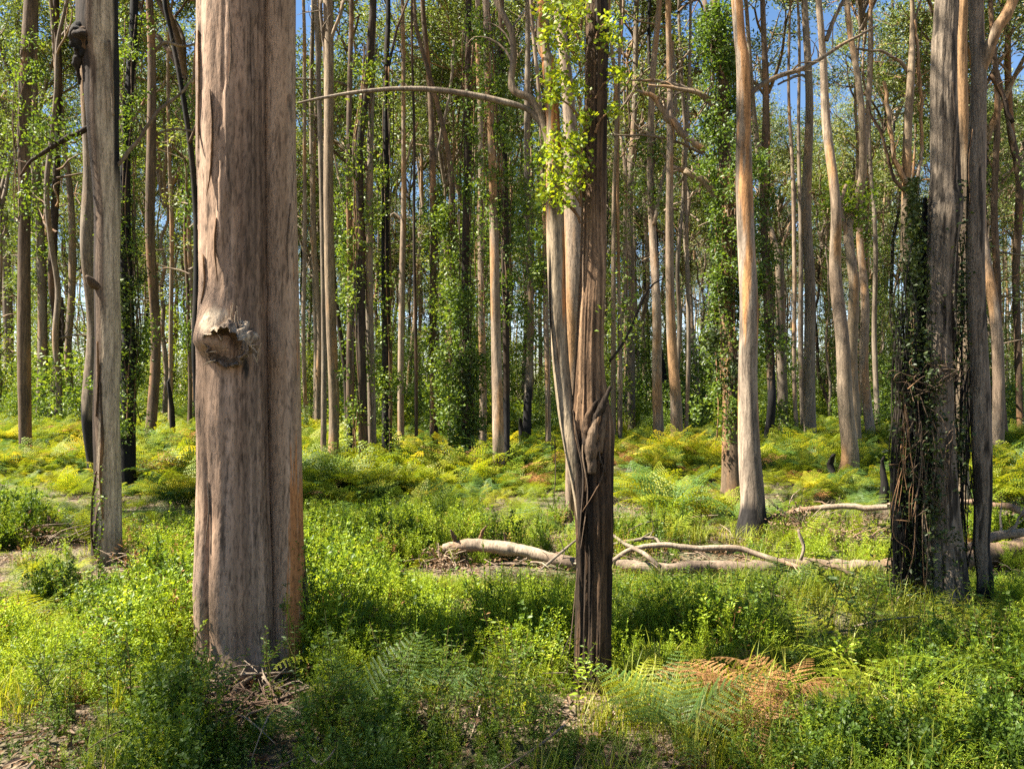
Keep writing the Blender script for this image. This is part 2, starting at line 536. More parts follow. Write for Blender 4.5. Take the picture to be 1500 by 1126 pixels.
def put_crown(root, top, scale, v, rng, sparse=False):
    limbs, fol, thin = CROWNS[v % len(CROWNS)]
    if sparse: fol = thin
    rot = rng.uniform(0, 6.283)
    for nm, me in (('limbs', limbs), ('crown', fol)):
        o = link(nm, me, root, top)
        o.rotation_euler = (rng.uniform(-.08, .08), rng.uniform(-.08, .08), rot)
        o.scale = (scale, scale, scale)
        o['kind'] = 'stuff'

def sleeve(path, z0, z1, rad, n, rng, size=(.06, .11), clump=.16, density_noise=True, side=None):
    """leaf centres clothing a trunk between two heights. path rows (x,y,z,r)"""
    k = max(6, int(n / 60))
    zc = rng.uniform(z0, z1, k)
    X = np.interp(zc, path[:, 2], path[:, 0]); Y = np.interp(zc, path[:, 2], path[:, 1]); R = np.interp(zc, path[:, 2], path[:, 3])
    a = rng.uniform(0, 6.283, k) if side is None else rng.normal(side[0], side[1], k)
    # clumps bulge where the noise says so
    bulge = .15 + 2.6 * fbm(np.stack([np.cos(a) + zc * 0, np.sin(a), zc * .9], -1) + rng.uniform(0, 50), 3) ** 2.2
    rr = R + rad * bulge * rng.uniform(.1, 1, k)
    cc = np.stack([X + rr * np.cos(a), Y + rr * np.sin(a), zc], -1)
    idx = rng.integers(0, k, n)
    cen = cc[idx] + rng.normal(size=(n, 3)) * clump * np.array([1, 1, 1.3])
    return leaves(cen, rng.uniform(size[0], size[1], n), rng, .5, droop=.35)

# ------------------------------------------------------------------ trees placed one by one
TREE_GROUP = 'tall forest trees'
_seed = [0]

def px_path(pts, d, rng, wob=.0):
    """[(x,y,w)] in photo pixels at distance d -> world rows (x,y,z,r)"""
    out = []
    for i, p in enumerate(pts):
        q = W(p[0], p[1], d + (p[3] if len(p) > 3 else 0))
        out.append([q[0], q[1] + rng.uniform(-wob, wob), q[2], p[2] / 2 / FPX * d])
    return np.array(out)

def tree(name, label, pts, sty='grey', char=0.0, d=None, ivy=(), limbs=(), top=None, crown=1.0, sides=None, mat=None,
         flute=.05, rough=.03, furrow=0.0, shape=None, tint=None, foot=1.25, crown_v=None, dense=False):
    """pts from the foot up. ivy: (y0,y1,radius_px,count,material). limbs: (material style, [(x,y,w,depth)...])"""
    _seed[0] += 1
    sd_ = _seed[0]
    rng = np.random.default_rng(sd_)
    if d is None: d = dist(pts[0][1])
    P = px_path(pts, d, rng, .012 * d if d > 9 else .02)
    z0 = tz(P[0, 0], P[0, 1])
    foot_r = P[0, 3]
    P[0, 2] = min(P[0, 2], z0 + .05)
    base = np.array([P[0, 0], P[0, 1], z0])
    P0 = P[0].copy(); P0[2] = z0 - .25; P0[3] *= foot
    P = np.vstack([P0, P])
    P[1, 2] = max(P[1, 2], z0 + .02)
    if d > 8 and len(P) > 2:
        q = P[1].copy(); t = min(.8, .30 / max(.05, P[2, 2] - P[1, 2])); q = P[1] * (1 - t) + P[2] * t
        P[1, 3] *= 1.22; P[0, 3] *= 1.2
        P = np.vstack([P[:2], q, P[2:]])
    # carry on above the frame to the fork under the crown
    last = P[-1].copy(); dirv = (P[-1, :3] - P[-2, :3]); dirv /= np.linalg.norm(dirv); dirv[1] = 0
    vis_top = CAM_H + d * HOR / FPX
    H = top if top is not None else max(vis_top + 2.5, rng.uniform(14, 19))
    if H > last[2] + .6:
        steps = max(2, int((H - last[2]) / 3))
        for k in range(1, steps + 1):
            t = k / steps
            q = last.copy()
            q[2] = last[2] + (H - last[2]) * t
            q[0] += np.clip(dirv[0], -.15, .15) * (q[2] - last[2]) * .6 + rng.normal() * .10
            q[1] += rng.normal() * .12
            q[3] = last[3] * (1 - .45 * t)
            P = np.vstack([P, q])
    L = P.copy(); L[:, :3] -= base
    root = thing(name, label, 'tree', base, TREE_GROUP)
    near = d < 7
    sides = sides or (112 if near else 28 if d < 18 else 16)
    step = .018 if near else .10 if d < 18 else .22
    vt = vis_top - base[2] + .6
    Q, TH, Z, R = trunk_geo(L, sides, step, sd_, flute, rough, furrow, stepfn=(lambda z: step if z < vt else max(step, .25)))
    if shape: R = shape(Q, TH, Z, R, base)
    V, F = trunk_build(Q, TH, R)
    col = bark_col(V, sty, sd_, char)
    if tint: col = tint(V, col, base)
    me = make_mesh('trunk', V, F, mat or (BARK_FINE if near else BARK), col, smooth=True)
    link('trunk', me, root)
    for iv in ivy:
        y0, y1, rad, n, m = iv[:5]
        za, zb = sorted((W(0, y0, d)[2] - base[2], W(0, y1, d)[2] - base[2]))
        s = max(.045, min(.13, 5.0 / FPX * d))
        Vl, Fl = sleeve(Q, max(za, .02), zb, rad * 1.2 / FPX * d, int(n * 1.9), rng, (s * .75, s * 1.5), s * 1.35, side=iv[5] if len(iv) > 5 else None)
        tag(link('leafy_shoots', make_mesh('leafy_shoots', Vl, Fl, m), root), kind='stuff')
        vs = []
        for _ in range(5):
            zz = np.linspace(max(za, .02), zb, 9); a0 = rng.uniform(0, 6.28) + np.cumsum(rng.normal(size=9) * .35)
            rr = np.interp(zz, Q[:, 2], Q[:, 3]) * 1.05 + rng.uniform(.01, .10, 9)
            vs.append(tube(np.stack([np.interp(zz, Q[:, 2], Q[:, 0]) + rr * np.cos(a0), np.interp(zz, Q[:, 2], Q[:, 1]) + rr * np.sin(a0), zz, np.full(9, .010)], -1), 4, .3, cap=False))
        Vv, Fv, _c = merge(vs)
        tag(link('climbing_stems', make_mesh('climbing_stems', Vv, Fv, BARK, bark_col(Vv, 'brown', sd_)), root), kind='stuff')
    for lb in limbs:
        lp = px_path([(a[0], a[1], a[2]) for a in lb[1]], d, rng)
        for i, a in enumerate(lb[1]):
            lp[i, 1] += a[3] if len(a) > 3 else 0
        lp[:, :3] -= base
        Vt, Ft = limb_geo(lp, 12 if d < 18 else 8, .05 if d < 9 else .12, .12, sd_ + len(root.children))
        link('limb', make_mesh('limb', Vt, Ft, BARK, bark_col(Vt, lb[0], sd_ + 3), smooth=True), root)
    if crown:
        put_crown(root, tuple(Q[-1, :3]), crown, sd_ if crown_v is None else crown_v, rng, d < 21 and not dense)
    return root, base, Q, d

# ------------------------------------------------------------------ the big burled tree
def gauss(x, c, s): return np.exp(-((x - c) / s) ** 2)
def adiff(a, b): return (a - b + math.pi) % (2 * math.pi) - math.pi

BD = 4.5
def z_of(y, d=BD): return CAM_H + (HOR - y) / FPX * d

def big_shape(Q, TH, Z, R, base):
    zz = Z + base[2]
    # long flutes, fading upward, and the deep fold low on the left front
    low = np.clip((z_of(560) - zz) / .9, 0, 1)
    fold_c = -1.5708 - .48 + .06 * np.sin(zz * 3)
    R = R - .034 * low * gauss(adiff(TH, fold_c), 0, .085)
    R = R + .020 * low * gauss(adiff(TH, fold_c - .36), 0, .24)
    R = R + .020 * low * gauss(adiff(TH, fold_c + .42), 0, .30)
    R = R - .006 * gauss(adiff(TH, -1.5708 + .42), 0, .05) * np.clip((zz - .1) / 1.2, 0, 1)
    R = R - .005 * gauss(adiff(TH, -1.5708 + .10), 0, .04)
    # knuckle where the limb broke off: swelling with a sharp lower edge
    zb = z_of(503); tb = -1.5708 - .27
    da = adiff(TH, tb)
    up = gauss(da, 0, .50) * np.where(zz > zb, np.exp(-((zz - zb) / .20) ** 2), np.exp(-((zz - zb) / .06) ** 2))
    R = R + .100 * up
    # ragged lip running down to the right
    lip = gauss(zz, zb + .005 - .12 * np.clip(da - .1, 0, 1.2), .035) * np.clip((da + .1) / .2, 0, 1) * np.clip((1.0 - da) / .3, 0, 1)
    P = np.stack([np.cos(TH) * 6, np.sin(TH) * 6, zz * 26], -1)
    R = R + .034 * lip * (.4 + 1.2 * fbm(P, 3))
    # plates of old bark scaling off up the trunk
    P = np.stack([np.cos(TH) * 2.3, np.sin(TH) * 2.3, zz * 1.5], -1) + 3
    sc = np.clip((fbm(P, 4) - .50) / .015, 0, 1) * np.clip((zz - z_of(470)) / .3, 0, 1)
    R = R + .011 * sc
    P = np.stack([np.cos(TH) * 7, np.sin(TH) * 7, zz * 5], -1)
    R = R + .009 * (fbm(P, 5) - .5)
    P = np.stack([np.cos(TH) * 1.6, np.sin(TH) * 1.6, zz * 1.1], -1) + 11
    R = R + .030 * (fbm(P, 3) - .5)
    P = np.stack([np.cos(TH) * 22, np.sin(TH) * 22, zz * 16], -1)
    R = R + .0022 * (fbm(P, 3) - .5)
    return R

def big_tint(V, col, base):
    zz = V[:, 2] + base[2]
    th = np.arctan2(V[:, 1], V[:, 0])
    P = np.stack([np.cos(th) * 3, np.sin(th) * 3, zz * .6], -1)
    g = np.clip((fbm(P, 4) - .3) / .4, 0, 1)[:, None]
    c = np.array([.37, .250, .168]) * (1 - g) + np.array([.285, .182, .115]) * g
    st = np.clip((fbm(np.stack([np.cos(th) * 14, np.sin(th) * 14, zz * .8], -1), 3) - .42) / .25, 0, 1)[:, None]
    c = c * (1 - .25 * st)
    pt = fbm(np.stack([np.cos(th) * 1.8, np.sin(th) * 1.8, zz * 1.4], -1) + 31, 4)[:, None]
    c = c * (.62 + .78 * pt)
    sc = np.clip((fbm(np.stack([np.cos(th) * 2.3, np.sin(th) * 2.3, zz * 1.5], -1) + 3, 4) - .50) / .015, 0, 1) * np.clip((zz - z_of(470)) / .3, 0, 1)
    c = c * (1 - .26 * sc[:, None])
    sv = np.clip((fbm(np.stack([np.cos(th) * 7, np.sin(th) * 7, zz * .45], -1) + 21, 4) - .52) / .12, 0, 1) * np.clip((th + 1.5) / .4, 0, 1)
    c = c * (1 - .42 * sv[:, None])
    sp = fbm(np.stack([np.cos(th) * 17, np.sin(th) * 17, zz * 11], -1) + 51, 3)
    c = c * (1 - .55 * np.clip((sp - .66) / .04, 0, 1)[:, None])
    cr = np.abs(fbm(np.stack([np.cos(th) * 5, np.sin(th) * 5, zz * .55], -1) + 71, 4) - .5)
    c = c * (1 - .5 * np.clip((.012 - cr) / .008, 0, 1)[:, None])
    # pale torn wood on top of the knuckle, dark rot beneath its right end
    zb = z_of(497); da = adiff(th, -1.5708 - .27)
    n = fbm(np.stack([np.cos(th) * 8, np.sin(th) * 8, zz * 22], -1), 3)
    k = np.clip((gauss(da, .12, .34) * gauss(zz, zb + .085, .075) + .55 * (n - .5) - .30) / .2, 0, 1)[:, None]
    c = c * (1 - k) + np.array([.55, .42, .28]) * k
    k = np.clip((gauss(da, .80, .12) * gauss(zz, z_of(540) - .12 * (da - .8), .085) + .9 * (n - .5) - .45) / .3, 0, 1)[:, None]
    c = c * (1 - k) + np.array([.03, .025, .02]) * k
    return c

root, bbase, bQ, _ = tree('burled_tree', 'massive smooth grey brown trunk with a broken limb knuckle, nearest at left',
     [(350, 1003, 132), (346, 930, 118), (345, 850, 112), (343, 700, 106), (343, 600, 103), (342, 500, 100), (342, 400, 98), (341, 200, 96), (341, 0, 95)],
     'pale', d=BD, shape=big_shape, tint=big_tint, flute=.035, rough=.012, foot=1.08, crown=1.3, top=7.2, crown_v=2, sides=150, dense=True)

def stem_tint(V, col, base):
    zz = V[:, 2] + base[2]
    th = np.arctan2(V[:, 1], V[:, 0])
    g = np.clip((fbm(np.stack([np.cos(th) * 3, np.sin(th) * 3, zz * .6], -1) + 8, 4) - .3) / .4, 0, 1)[:, None]
    c = np.array([.36, .245, .158]) * (1 - g) + np.array([.28, .182, .11]) * g
    cr = np.abs(fbm(np.stack([np.cos(th) * 4, np.sin(th) * 4, zz * .6], -1) + 77, 4) - .5)
    c = c * (1 - .5 * np.clip((.014 - cr) / .008, 0, 1)[:, None])
    sp = fbm(np.stack([np.cos(th) * 9, np.sin(th) * 9, zz * 10], -1) + 57, 3)
    c = c * (1 - .5 * np.clip((sp - .64) / .04, 0, 1)[:, None])
    c = c * (.66 + .7 * fbm(np.stack([np.cos(th) * 1.5, np.sin(th) * 1.5, zz * 1.8], -1) + 37, 4)[:, None])
    n = fbm(np.stack([np.cos(th) * 5, np.sin(th) * 5, zz * 2.2], -1), 4)
    k = np.clip((np.clip((z_of(640) - zz) / .35, 0, 1) * np.clip((th + 1.75) / .3, 0, 1) + (n - .5) * 1.3 + (fbm(np.stack([np.cos(th) * 12, np.sin(th) * 12, zz * 1.6], -1) + 5, 4) - .5) * 1.6 - .42) / .3, 0, 1)[:, None]
    c = c * (1 - k) + (np.array([.36, .155, .055]) * (.6 + .8 * n[:, None])) * k
    k = np.clip((np.clip((th + .75) / .25, 0, 1) * np.clip((z_of(820) - zz) / .2, 0, 1) + (n - .5) - .4) / .15, 0, 1)[:, None]
    return c * (1 - k) + np.array([.035, .026, .02]) * k

def trunk_part(nm, root, base, pts, d, sty, seed, sides=72, step=.02, top=8.0, flute=.04, rough=.02, furrow=0, mat=None, tint=None, char=0, dy=0.0, foot=1.1):
    rng = np.random.default_rng(seed)
    P = px_path(pts, d + dy, rng, .01)
    z0 = tz(P[0, 0], P[0, 1])
    if foot:
        f = P[0].copy(); f[2] = z0 - .2; f[3] *= foot
        P = np.vstack([f, P])
    if top and top > P[-1, 2]:
        l = P[-1].copy()
        for t in (.35, .7, 1.0):
            q = l.copy(); q[2] = l[2] + (top - l[2]) * t; q[3] = l[3] * (1 - .3 * t); q[0] += rng.normal() * .05
            P = np.vstack([P, q])
    P[:, :3] -= base
    vt = CAM_H + d * HOR / FPX - base[2] + .4
    Q, TH, Z, R = trunk_geo(P, sides, step, seed, flute, rough, furrow, stepfn=lambda z: step if z < vt else .25)
    V, F = trunk_build(Q, TH, R)
    col = bark_col(V, sty, seed, char)
    if tint: col = tint(V - np.array([P[0, 0], P[0, 1], 0]), col, base)
    return link(nm, make_mesh(nm, V, F, mat or BARK_FINE, col, smooth=True), root), Q

_, sQ = trunk_part('second_stem', root, bbase, [(430, 998, 50), (425, 900, 48), (421, 800, 46), (417, 600, 47), (413, 400, 46), (411, 200, 45), (411, 0, 45)], BD, 'pale', 31, sides=84, top=13, dy=.03, tint=stem_tint)
trunk_part('dead_bark_slab', root, bbase, [(449, 995, 22), (446, 900, 17), (442, 820, 11), (440, 760, 5)], BD, 'dark', 33, sides=20, top=0, dy=.09, furrow=.008, mat=BARK_STRING)

# the torn stub of the broken limb
def stub_mesh():
    rng = np.random.default_rng(5)
    a = W(349, 500, BD - .12); b = W(331, 511, BD - .285)
    ax = b - a; L = np.linalg.norm(ax); ax /= L
    s = np.cross(ax, [0, 0, 1.0]); s /= np.linalg.norm(s); u = np.cross(s, ax)
    n, k = 64, 26
    th = np.linspace(0, 6.2832, n, endpoint=False)
    V = []
    for i in range(k):
        t = i / (k - 1)
        top = np.clip(np.cos(th - math.pi / 2) * .5 + .5, 0, 1)      # 1 on the upper side
        r = .118 * (1 - .10 * t) * (.82 + .30 * top)
        nz = fbm(np.stack([np.cos(th) * 7, np.sin(th) * 7, np.full(n, t * 2.2)], -1), 4) - .5
        r = r * (1 + .85 * nz)
        jag = (fbm(np.stack([np.cos(th) * 9, np.sin(th) * 9, th * 0 + 5], -1), 3) - .5) * .075 * t
        c = a + ax[None] * 0
        V.append(a + ax * L * t + np.outer(np.cos(th) * r, s) + np.outer(np.sin(th) * r, u) + np.outer(jag + .03 * t * top, ax))
    for i in range(1, 9):                                             # hollow, rotten end
        t = i / 8
        r = .118 * (1 - t) ** .8 * (1 + .5 * (fbm(np.stack([np.cos(th) * 6, np.sin(th) * 6, th * 0 + 9 + t], -1), 3) - .5))
        V.append(b - ax * (.09 * math.sin(t * 1.57)) + np.outer(np.cos(th) * r, s) + np.outer(np.sin(th) * r, u))
    m = len(V)
    V = np.vstack(V)
    i = np.arange(m - 1)[:, None] * n; j = np.arange(n)[None]; j2 = (j + 1) % n
    F = np.stack([i + j, i + j2, i + n + j2, i + n + j], -1).reshape(-1, 4)
    ring = np.repeat(np.arange(m), n)
    z = V[:, 2] - a[2]
    nz = fbm(V * np.array([18, 18, 30]), 4)
    col = np.array([.21, .15, .105]) * (.6 + .8 * nz[:, None])
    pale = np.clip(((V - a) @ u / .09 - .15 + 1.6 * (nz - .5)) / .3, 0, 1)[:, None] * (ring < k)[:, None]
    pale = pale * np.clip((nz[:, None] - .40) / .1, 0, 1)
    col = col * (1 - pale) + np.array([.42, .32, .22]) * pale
    rot = (ring >= k)[:, None]
    col = np.where(rot, np.array([.13, .085, .05]) * (.5 + nz[:, None]), col)
    return V - bbase, F, col
V, F, col = stub_mesh()
stub = link('broken_limb_stub', make_mesh('broken_limb_stub', V, F, BARK_STRING, col, smooth=True), root)
def splinters(parent, items, d, base, mat, colr, seed=0):
    for i, (p, q, w) in enumerate(items):
        a = W(p[0], p[1], d + p[2]); b = W(q[0], q[1], d + q[2])
        m = (a + b) / 2 + np.array([0, -.006, .004])
        P = np.array([[*(a - base), w / FPX * d / 2], [*(m - base), w / FPX * d * .4], [*(b - base), .001]])
        Vt, Ft = tube(P, 6, .02, flat=.35, rough=.25, seed=i + seed)
        link('splinter', make_mesh('splinter', Vt, Ft, mat, np.ones((len(Vt), 3)) * np.array(colr), smooth=False), parent)
splinters(stub, [((339, 478, -.20), (342, 440, -.19), 5), ((333, 480, -.21), (322, 458, -.21), 4), ((350, 478, -.20), (347, 448, -.20), 4), ((354, 490, -.2), (361, 470, -.2), 4),
                 ((361, 500, -.2), (371, 512, -.22), 6), ((369, 508, -.2), (380, 521, -.215), 6), ((376, 530, -.2), (383, 502, -.235), 4), ((315, 528, -.27), (296, 536, -.30), 6),
                 ((317, 515, -.28), (301, 518, -.29), 5), ((327, 470, -.2), (335, 452, -.2), 4), ((335, 486, -.24), (331, 462, -.23), 7), ((345, 486, -.235), (345, 456, -.22), 8), ((353, 490, -.225), (352, 466, -.21), 7), ((340, 480, -.24), (338, 448, -.215), 5), ((359, 496, -.22), (367, 484, -.2), 6), ((365, 508, -.22), (376, 506, -.2), 6), ((356, 505, -.235), (365, 524, -.235), 8), ((371, 518, -.21), (379, 536, -.21), 5), ((325, 498, -.29), (317, 486, -.27), 6)], BD, bbase, WOOD, (.42, .31, .20))
for i, s in enumerate([[(303, 60, 5), (306, 120, 8), (304, 190, 6), (307, 230, 2)], [(326, 150, 3), (330, 200, 7), (327, 260, 6), (322, 300, 2)], [(352, 30, 4), (356, 90, 6), (354, 150, 2)], [(335, 330, 3), (332, 370, 7), (338, 420, 3)], [(312, 380, 4), (315, 420, 7), (311, 450, 2)], [(428, 300, 3), (424, 360, 5), (427, 410, 2)], [(322, 700, 4), (325, 740, 6), (323, 790, 3)]]):
    P = px_path(s, BD, np.random.default_rng(i))
    for j in range(len(P)):                       # lie on the bark, the lower end curling off
        src = sQ if s[0][0] > 400 else bQ
        cxp, cyp, rr = (np.interp(P[j, 2] - bbase[2], src[:, 2], src[:, c]) for c in (0, 1, 3))
        u = np.clip((P[j, 0] - bbase[0] - cxp) / rr, -.97, .97)
        P[j, 1] = bbase[1] + cyp - rr * math.sqrt(1 - u * u) - .006 - .02 * (j == len(P) - 1)
    P[:, :3] -= bbase
    Vt, Ft = tube(P, 8, .02, flat=.28, rough=.3, seed=260 + i, twist=.5)
    link('bark_strip', make_mesh('bark_strip', Vt, Ft, BARK, bark_col(Vt, ['pale', 'brown'][i % 2], i), smooth=True), root)
# creeper up the right flank and a leafy clump at its foot
rng = np.random.default_rng(8)
zs = rng.uniform(z_of(990) - bbase[2], z_of(790) - bbase[2], 520)
xs = (np.interp(zs, [z_of(990) - bbase[2], z_of(790) - bbase[2]], [452, 445]) - 750) / FPX * BD - bbase[0] + rng.normal(size=520) * .022
Vl, Fl = leaves(np.stack([xs, rng.normal(size=520) * .05 + .03, zs], -1), rng.uniform(.012, .026, 520), rng, .7, .3)
tag(link('creeper_leaves', make_mesh('creeper_leaves', Vl, Fl, EPI), root), kind='stuff')

# ------------------------------------------------------------------ the dark stringy tree with the pale leaning stem
KD = dist(1018)
def string_shape(Q, TH, Z, R, base):
    zz = Z + base[2]
    P = np.stack([np.cos(TH) * 4.2, np.sin(TH) * 4.2, zz * .8 + .3 * np.sin(TH)], -1) + 4
    g = np.abs(fbm(P, 4) - .5) * 5
    low = np.clip((z_of(480, KD) - zz) / .5, .30, 1)
    R = R + low * .026 * (np.clip(g, 0, 1) - .6)
    P = np.stack([np.cos(TH) * 11, np.sin(TH) * 11, zz * 4.5], -1) + 14
    R = R + low * .012 * (fbm(P, 4) - .5)
    sw = gauss(zz, z_of(625, KD), .17)
    R = R + .016 * sw * (.5 + fbm(np.stack([np.cos(TH) * 3, np.sin(TH) * 3, zz * 6], -1), 3))
    return R
def string_tint(V, col, base):
    zz = V[:, 2] + base[2]
    th = np.arctan2(V[:, 1], V[:, 0])
    n = fbm(np.stack([np.cos(th) * 6, np.sin(th) * 6, zz * 1.1], -1) + 2, 4)
    k = np.clip((n - .42) / .2, 0, 1)[:, None]
    dark = np.array([.026, .017, .010]) * (1 - k) + np.array([.085, .049, .025]) * k
    lite = np.array([.12, .070, .037]) * (1 - k) + np.array([.26, .16, .087]) * k
    up = np.clip((zz - z_of(660, KD)) / .15 + (n - .5) * 2, 0, 1)[:, None]
    top = np.clip((zz - z_of(330, KD)) / .3 + (n - .5) * 2, 0, 1)[:, None]
    c = dark * (1 - up) + lite * up
    return c * (1 - top) + (dark * 1.25) * top
root, kbase, kQ, _ = tree('split_tree', 'dark stringy barked tree splitting into a dark stem and a pale leaning stem',
     [(869, 1018, 54), (869, 960, 51), (871, 850, 50), (870, 760, 51), (868, 690, 56), (866, 620, 52), (863, 540, 41), (865, 460, 39), (868, 400, 38), (870, 300, 36), (872, 200, 35), (873, 100, 34), (873, 0, 33)],
     'dark', d=KD, shape=string_shape, tint=string_tint, mat=BARK_STRING, flute=.05, rough=.02, foot=1.12, crown=1.05, top=7.6, crown_v=4, dense=True)
stemP = [(858, 770, 22), (850, 710, 26), (838, 650, 26), (828, 590, 25), (821, 520, 25), (817, 450, 26), (815, 380, 27), (813, 310, 27), (812, 240, 24), (809, 160, 20), (803, 90, 19), (795, 0, 18)]
def pale_tint(V, col, base):
    zz = V[:, 2] + base[2]
    n = fbm(V * np.array([30, 30, 2.0]), 4)[:, None]
    c = np.array([.32, .245, .155]) * (1 - n) + np.array([.20, .15, .095]) * n
    k = np.clip((fbm(V * np.array([26, 26, 1.3]) + 9, 4) - .53) / .04, 0, 1)[:, None] * np.clip((zz - z_of(560, KD)) / .4, 0, 1)[:, None]
    c = c * (1 - k) + np.array([.40, .17, .06]) * k
    m = np.clip((fbm(V * np.array([40, 40, 9]) + 3, 3) - .60) / .03, 0, 1)[:, None]
    return c * (1 - .6 * m)
trunk_part('pale_stem', root, kbase, stemP, KD, 'pale', 41, sides=48, top=10, dy=-.01, tint=pale_tint, foot=0, mat=BARK)
def limb_at(root, base, pts, d, sty, seed, nm='limb', sides=10, step=.04, rough=.14, mat=None):
    P = px_path([(p[0], p[1], p[2]) for p in pts], d, np.random.default_rng(seed))
    for i, p in enumerate(pts): P[i, 1] += p[3] if len(p) > 3 else 0
    P[:, :3] -= base
    Vt, Ft = limb_geo(P, sides, step, rough, seed, twigs=(nm == 'limb')) if nm in ('limb', 'dead_twig') else tube(P, sides, step, rough=rough, seed=seed)
    return link(nm, make_mesh(nm, Vt, Ft, mat or BARK, bark_col(Vt, sty, seed), smooth=True), root)
limb_at(root, kbase, [(812, 240, 15), (806, 210, 14), (797, 185, 12), (786, 160, 12), (775, 144, 11), (758, 138, 11), (749, 128, 11), (748, 110, 10), (752, 85, 10), (752, 55, 9), (744, 30, 9), (733, 8, 9), (722, -30, 8), (715, -90, 6)], KD, 'orange', 51, sides=12)
limb_at(root, kbase, [(803, 200, 10), (790, 178, 9), (772, 160, 8), (740, 150, 9), (700, 141, 9), (650, 133, 8), (600, 130, 7), (555, 132, 6), (510, 137, 5), (470, 144, 4), (438, 151, 3)], KD, 'grey', 52, 'dead_branch', sides=10)
# torn stub and hanging strips of bark round the fork
for i, s in enumerate([[(860, 655, 15, -.08), (868, 620, 15, -.10), (879, 592, 11, -.12), (890, 566, 4, -.13)], [(872, 660, 14, -.09), (878, 628, 12, -.10), (884, 602, 7, -.11), (887, 590, 2, -.12)], [(856, 650, 12, -.09), (858, 615, 12, -.10), (866, 596, 7, -.11), (874, 584, 3, -.12)], [(864, 690, 14, -.10), (862, 650, 17, -.115), (870, 618, 10, -.12), (876, 604, 3, -.12)], [(880, 690, 10, -.07), (883, 650, 11, -.085), (886, 622, 6, -.09), (888, 600, 2, -.09)]]):
    limb_at(root, kbase, s, KD, ['dark', 'brown', 'dark', 'brown', 'dark'][i], 153 + i, 'torn_stub', 10, .012, .55, BARK_STRING)
strips = [[(842, 640, 5, -.09), (852, 690, 8, -.12), (850, 740, 9, -.12), (846, 790, 4, -.11)], [(858, 620, 6, -.10), (851, 660, 9, -.13), (858, 720, 8, -.13), (848, 800, 3, -.13)],
          [(884, 640, 6, -.11), (880, 690, 9, -.13), (866, 720, 6, -.14), (850, 745, 2, -.14)], [(872, 640, 7, -.12), (876, 670, 9, -.14), (884, 690, 2, -.14)],
          [(838, 600, 4, -.08), (846, 650, 6, -.11), (856, 690, 4, -.13)], [(845, 830, 4, -.06), (838, 900, 5, -.09), (832, 950, 3, -.10), (829, 985, 2, -.10)], [(838, 920, 4, -.08), (826, 942, 4, -.1), (819, 960, 2, -.1)],
          [(855, 300, 8, -.07), (853, 400, 10, -.08), (856, 500, 6, -.08), (850, 590, 3, -.1)], [(806, 330, 6, -.06), (804, 430, 7, -.07), (806, 520, 6, -.07), (802, 600, 4, -.08), (808, 660, 3, -.08)],
          [(812, 640, 4, -.07), (813, 690, 5, -.08), (810, 738, 2, -.08)], [(884, 150, 5, -.05), (893, 190, 5, -.06), (900, 205, 2, -.06)], [(890, 250, 4, 0), (892, 300, 5, 0), (890, 370, 3, 0)]]
for i, s in enumerate(strips):
    P = px_path([(a, b, c) for a, b, c, e in s], KD, np.random.default_rng(i))
    for j, q in enumerate(s): P[j, 1] += q[3] + .03
    P[:, :3] -= kbase
    Vt, Ft = tube(P, 8, .025, flat=.3, rough=.3, seed=60 + i, twist=.8)
    link('bark_strip', make_mesh('bark_strip', Vt, Ft, BARK_STRING, bark_col(Vt, ['dark', 'brown'][i % 2], i), smooth=True), root)
# bright leafy sprays between the two stems
rng = np.random.default_rng(14)
cl = [(822, 30, 30), (800, 55, 18), (835, 70, 24), (815, 110, 24), (840, 130, 22), (808, 140, 18), (822, 200, 26), (845, 205, 20), (806, 225, 18), (830, 240, 30), (812, 262, 24), (842, 268, 20), (798, 285, 16), (822, 292, 20), (850, 235, 16), (800, 10, 20), (845, 12, 22), (858, 170, 14),
      (897, 60, 20), (905, 110, 18), (893, 30, 18), (900, 160, 14)]
cen, sz = [], []
for (x, y, r) in cl:
    for _ in range(int(r * 5.2)):
        p = W(x + rng.normal() * r * .50, y + rng.normal() * r * .46, KD - .12 + rng.normal() * .09)
        cen.append(p - kbase); sz.append(rng.uniform(.022, .038))
Vl, Fl = leaves(np.array(cen), np.array(sz), rng, .62, .35, fold=.08)
tag(link('yellow_green_shoots', make_mesh('yellow_green_shoots', Vl, Fl, EPI_Y), root), kind='stuff')
tw = []
for (x, y, r) in cl:
    P = px_path([(850 if x < 860 else 872, y + 35, 4), ((x + 860) / 2, y + 14, 3), (x, y, 1.5)], KD - .07, rng); P[:, :3] -= kbase
    tw.append(tube(P, 4, .05, cap=False))
V, F, _ = merge(tw)
tag(link('twigs', make_mesh('twigs', V, F, BARK, bark_col(V, 'brown', 3)), root), kind='stuff')
for side, ya, yb, n in ((-1.57, 560, 380, 0), (-.6, 540, 400, 90)):
    if n:
        za, zb = z_of(ya, KD) - kbase[2], z_of(yb, KD) - kbase[2]
        Vl, Fl = sleeve(kQ, za, zb, .16, n, rng, (.02, .04), .05, side=(side, .4))
        tag(link('leafy_shoots', make_mesh('leafy_shoots', Vl, Fl, EPI_Y), root), kind='stuff')
limb_at(root, kbase, [(893, 530, 4), (920, 490, 4), (950, 425, 3), (972, 408, 2)], KD, 'dark', 54, 'dead_twig')

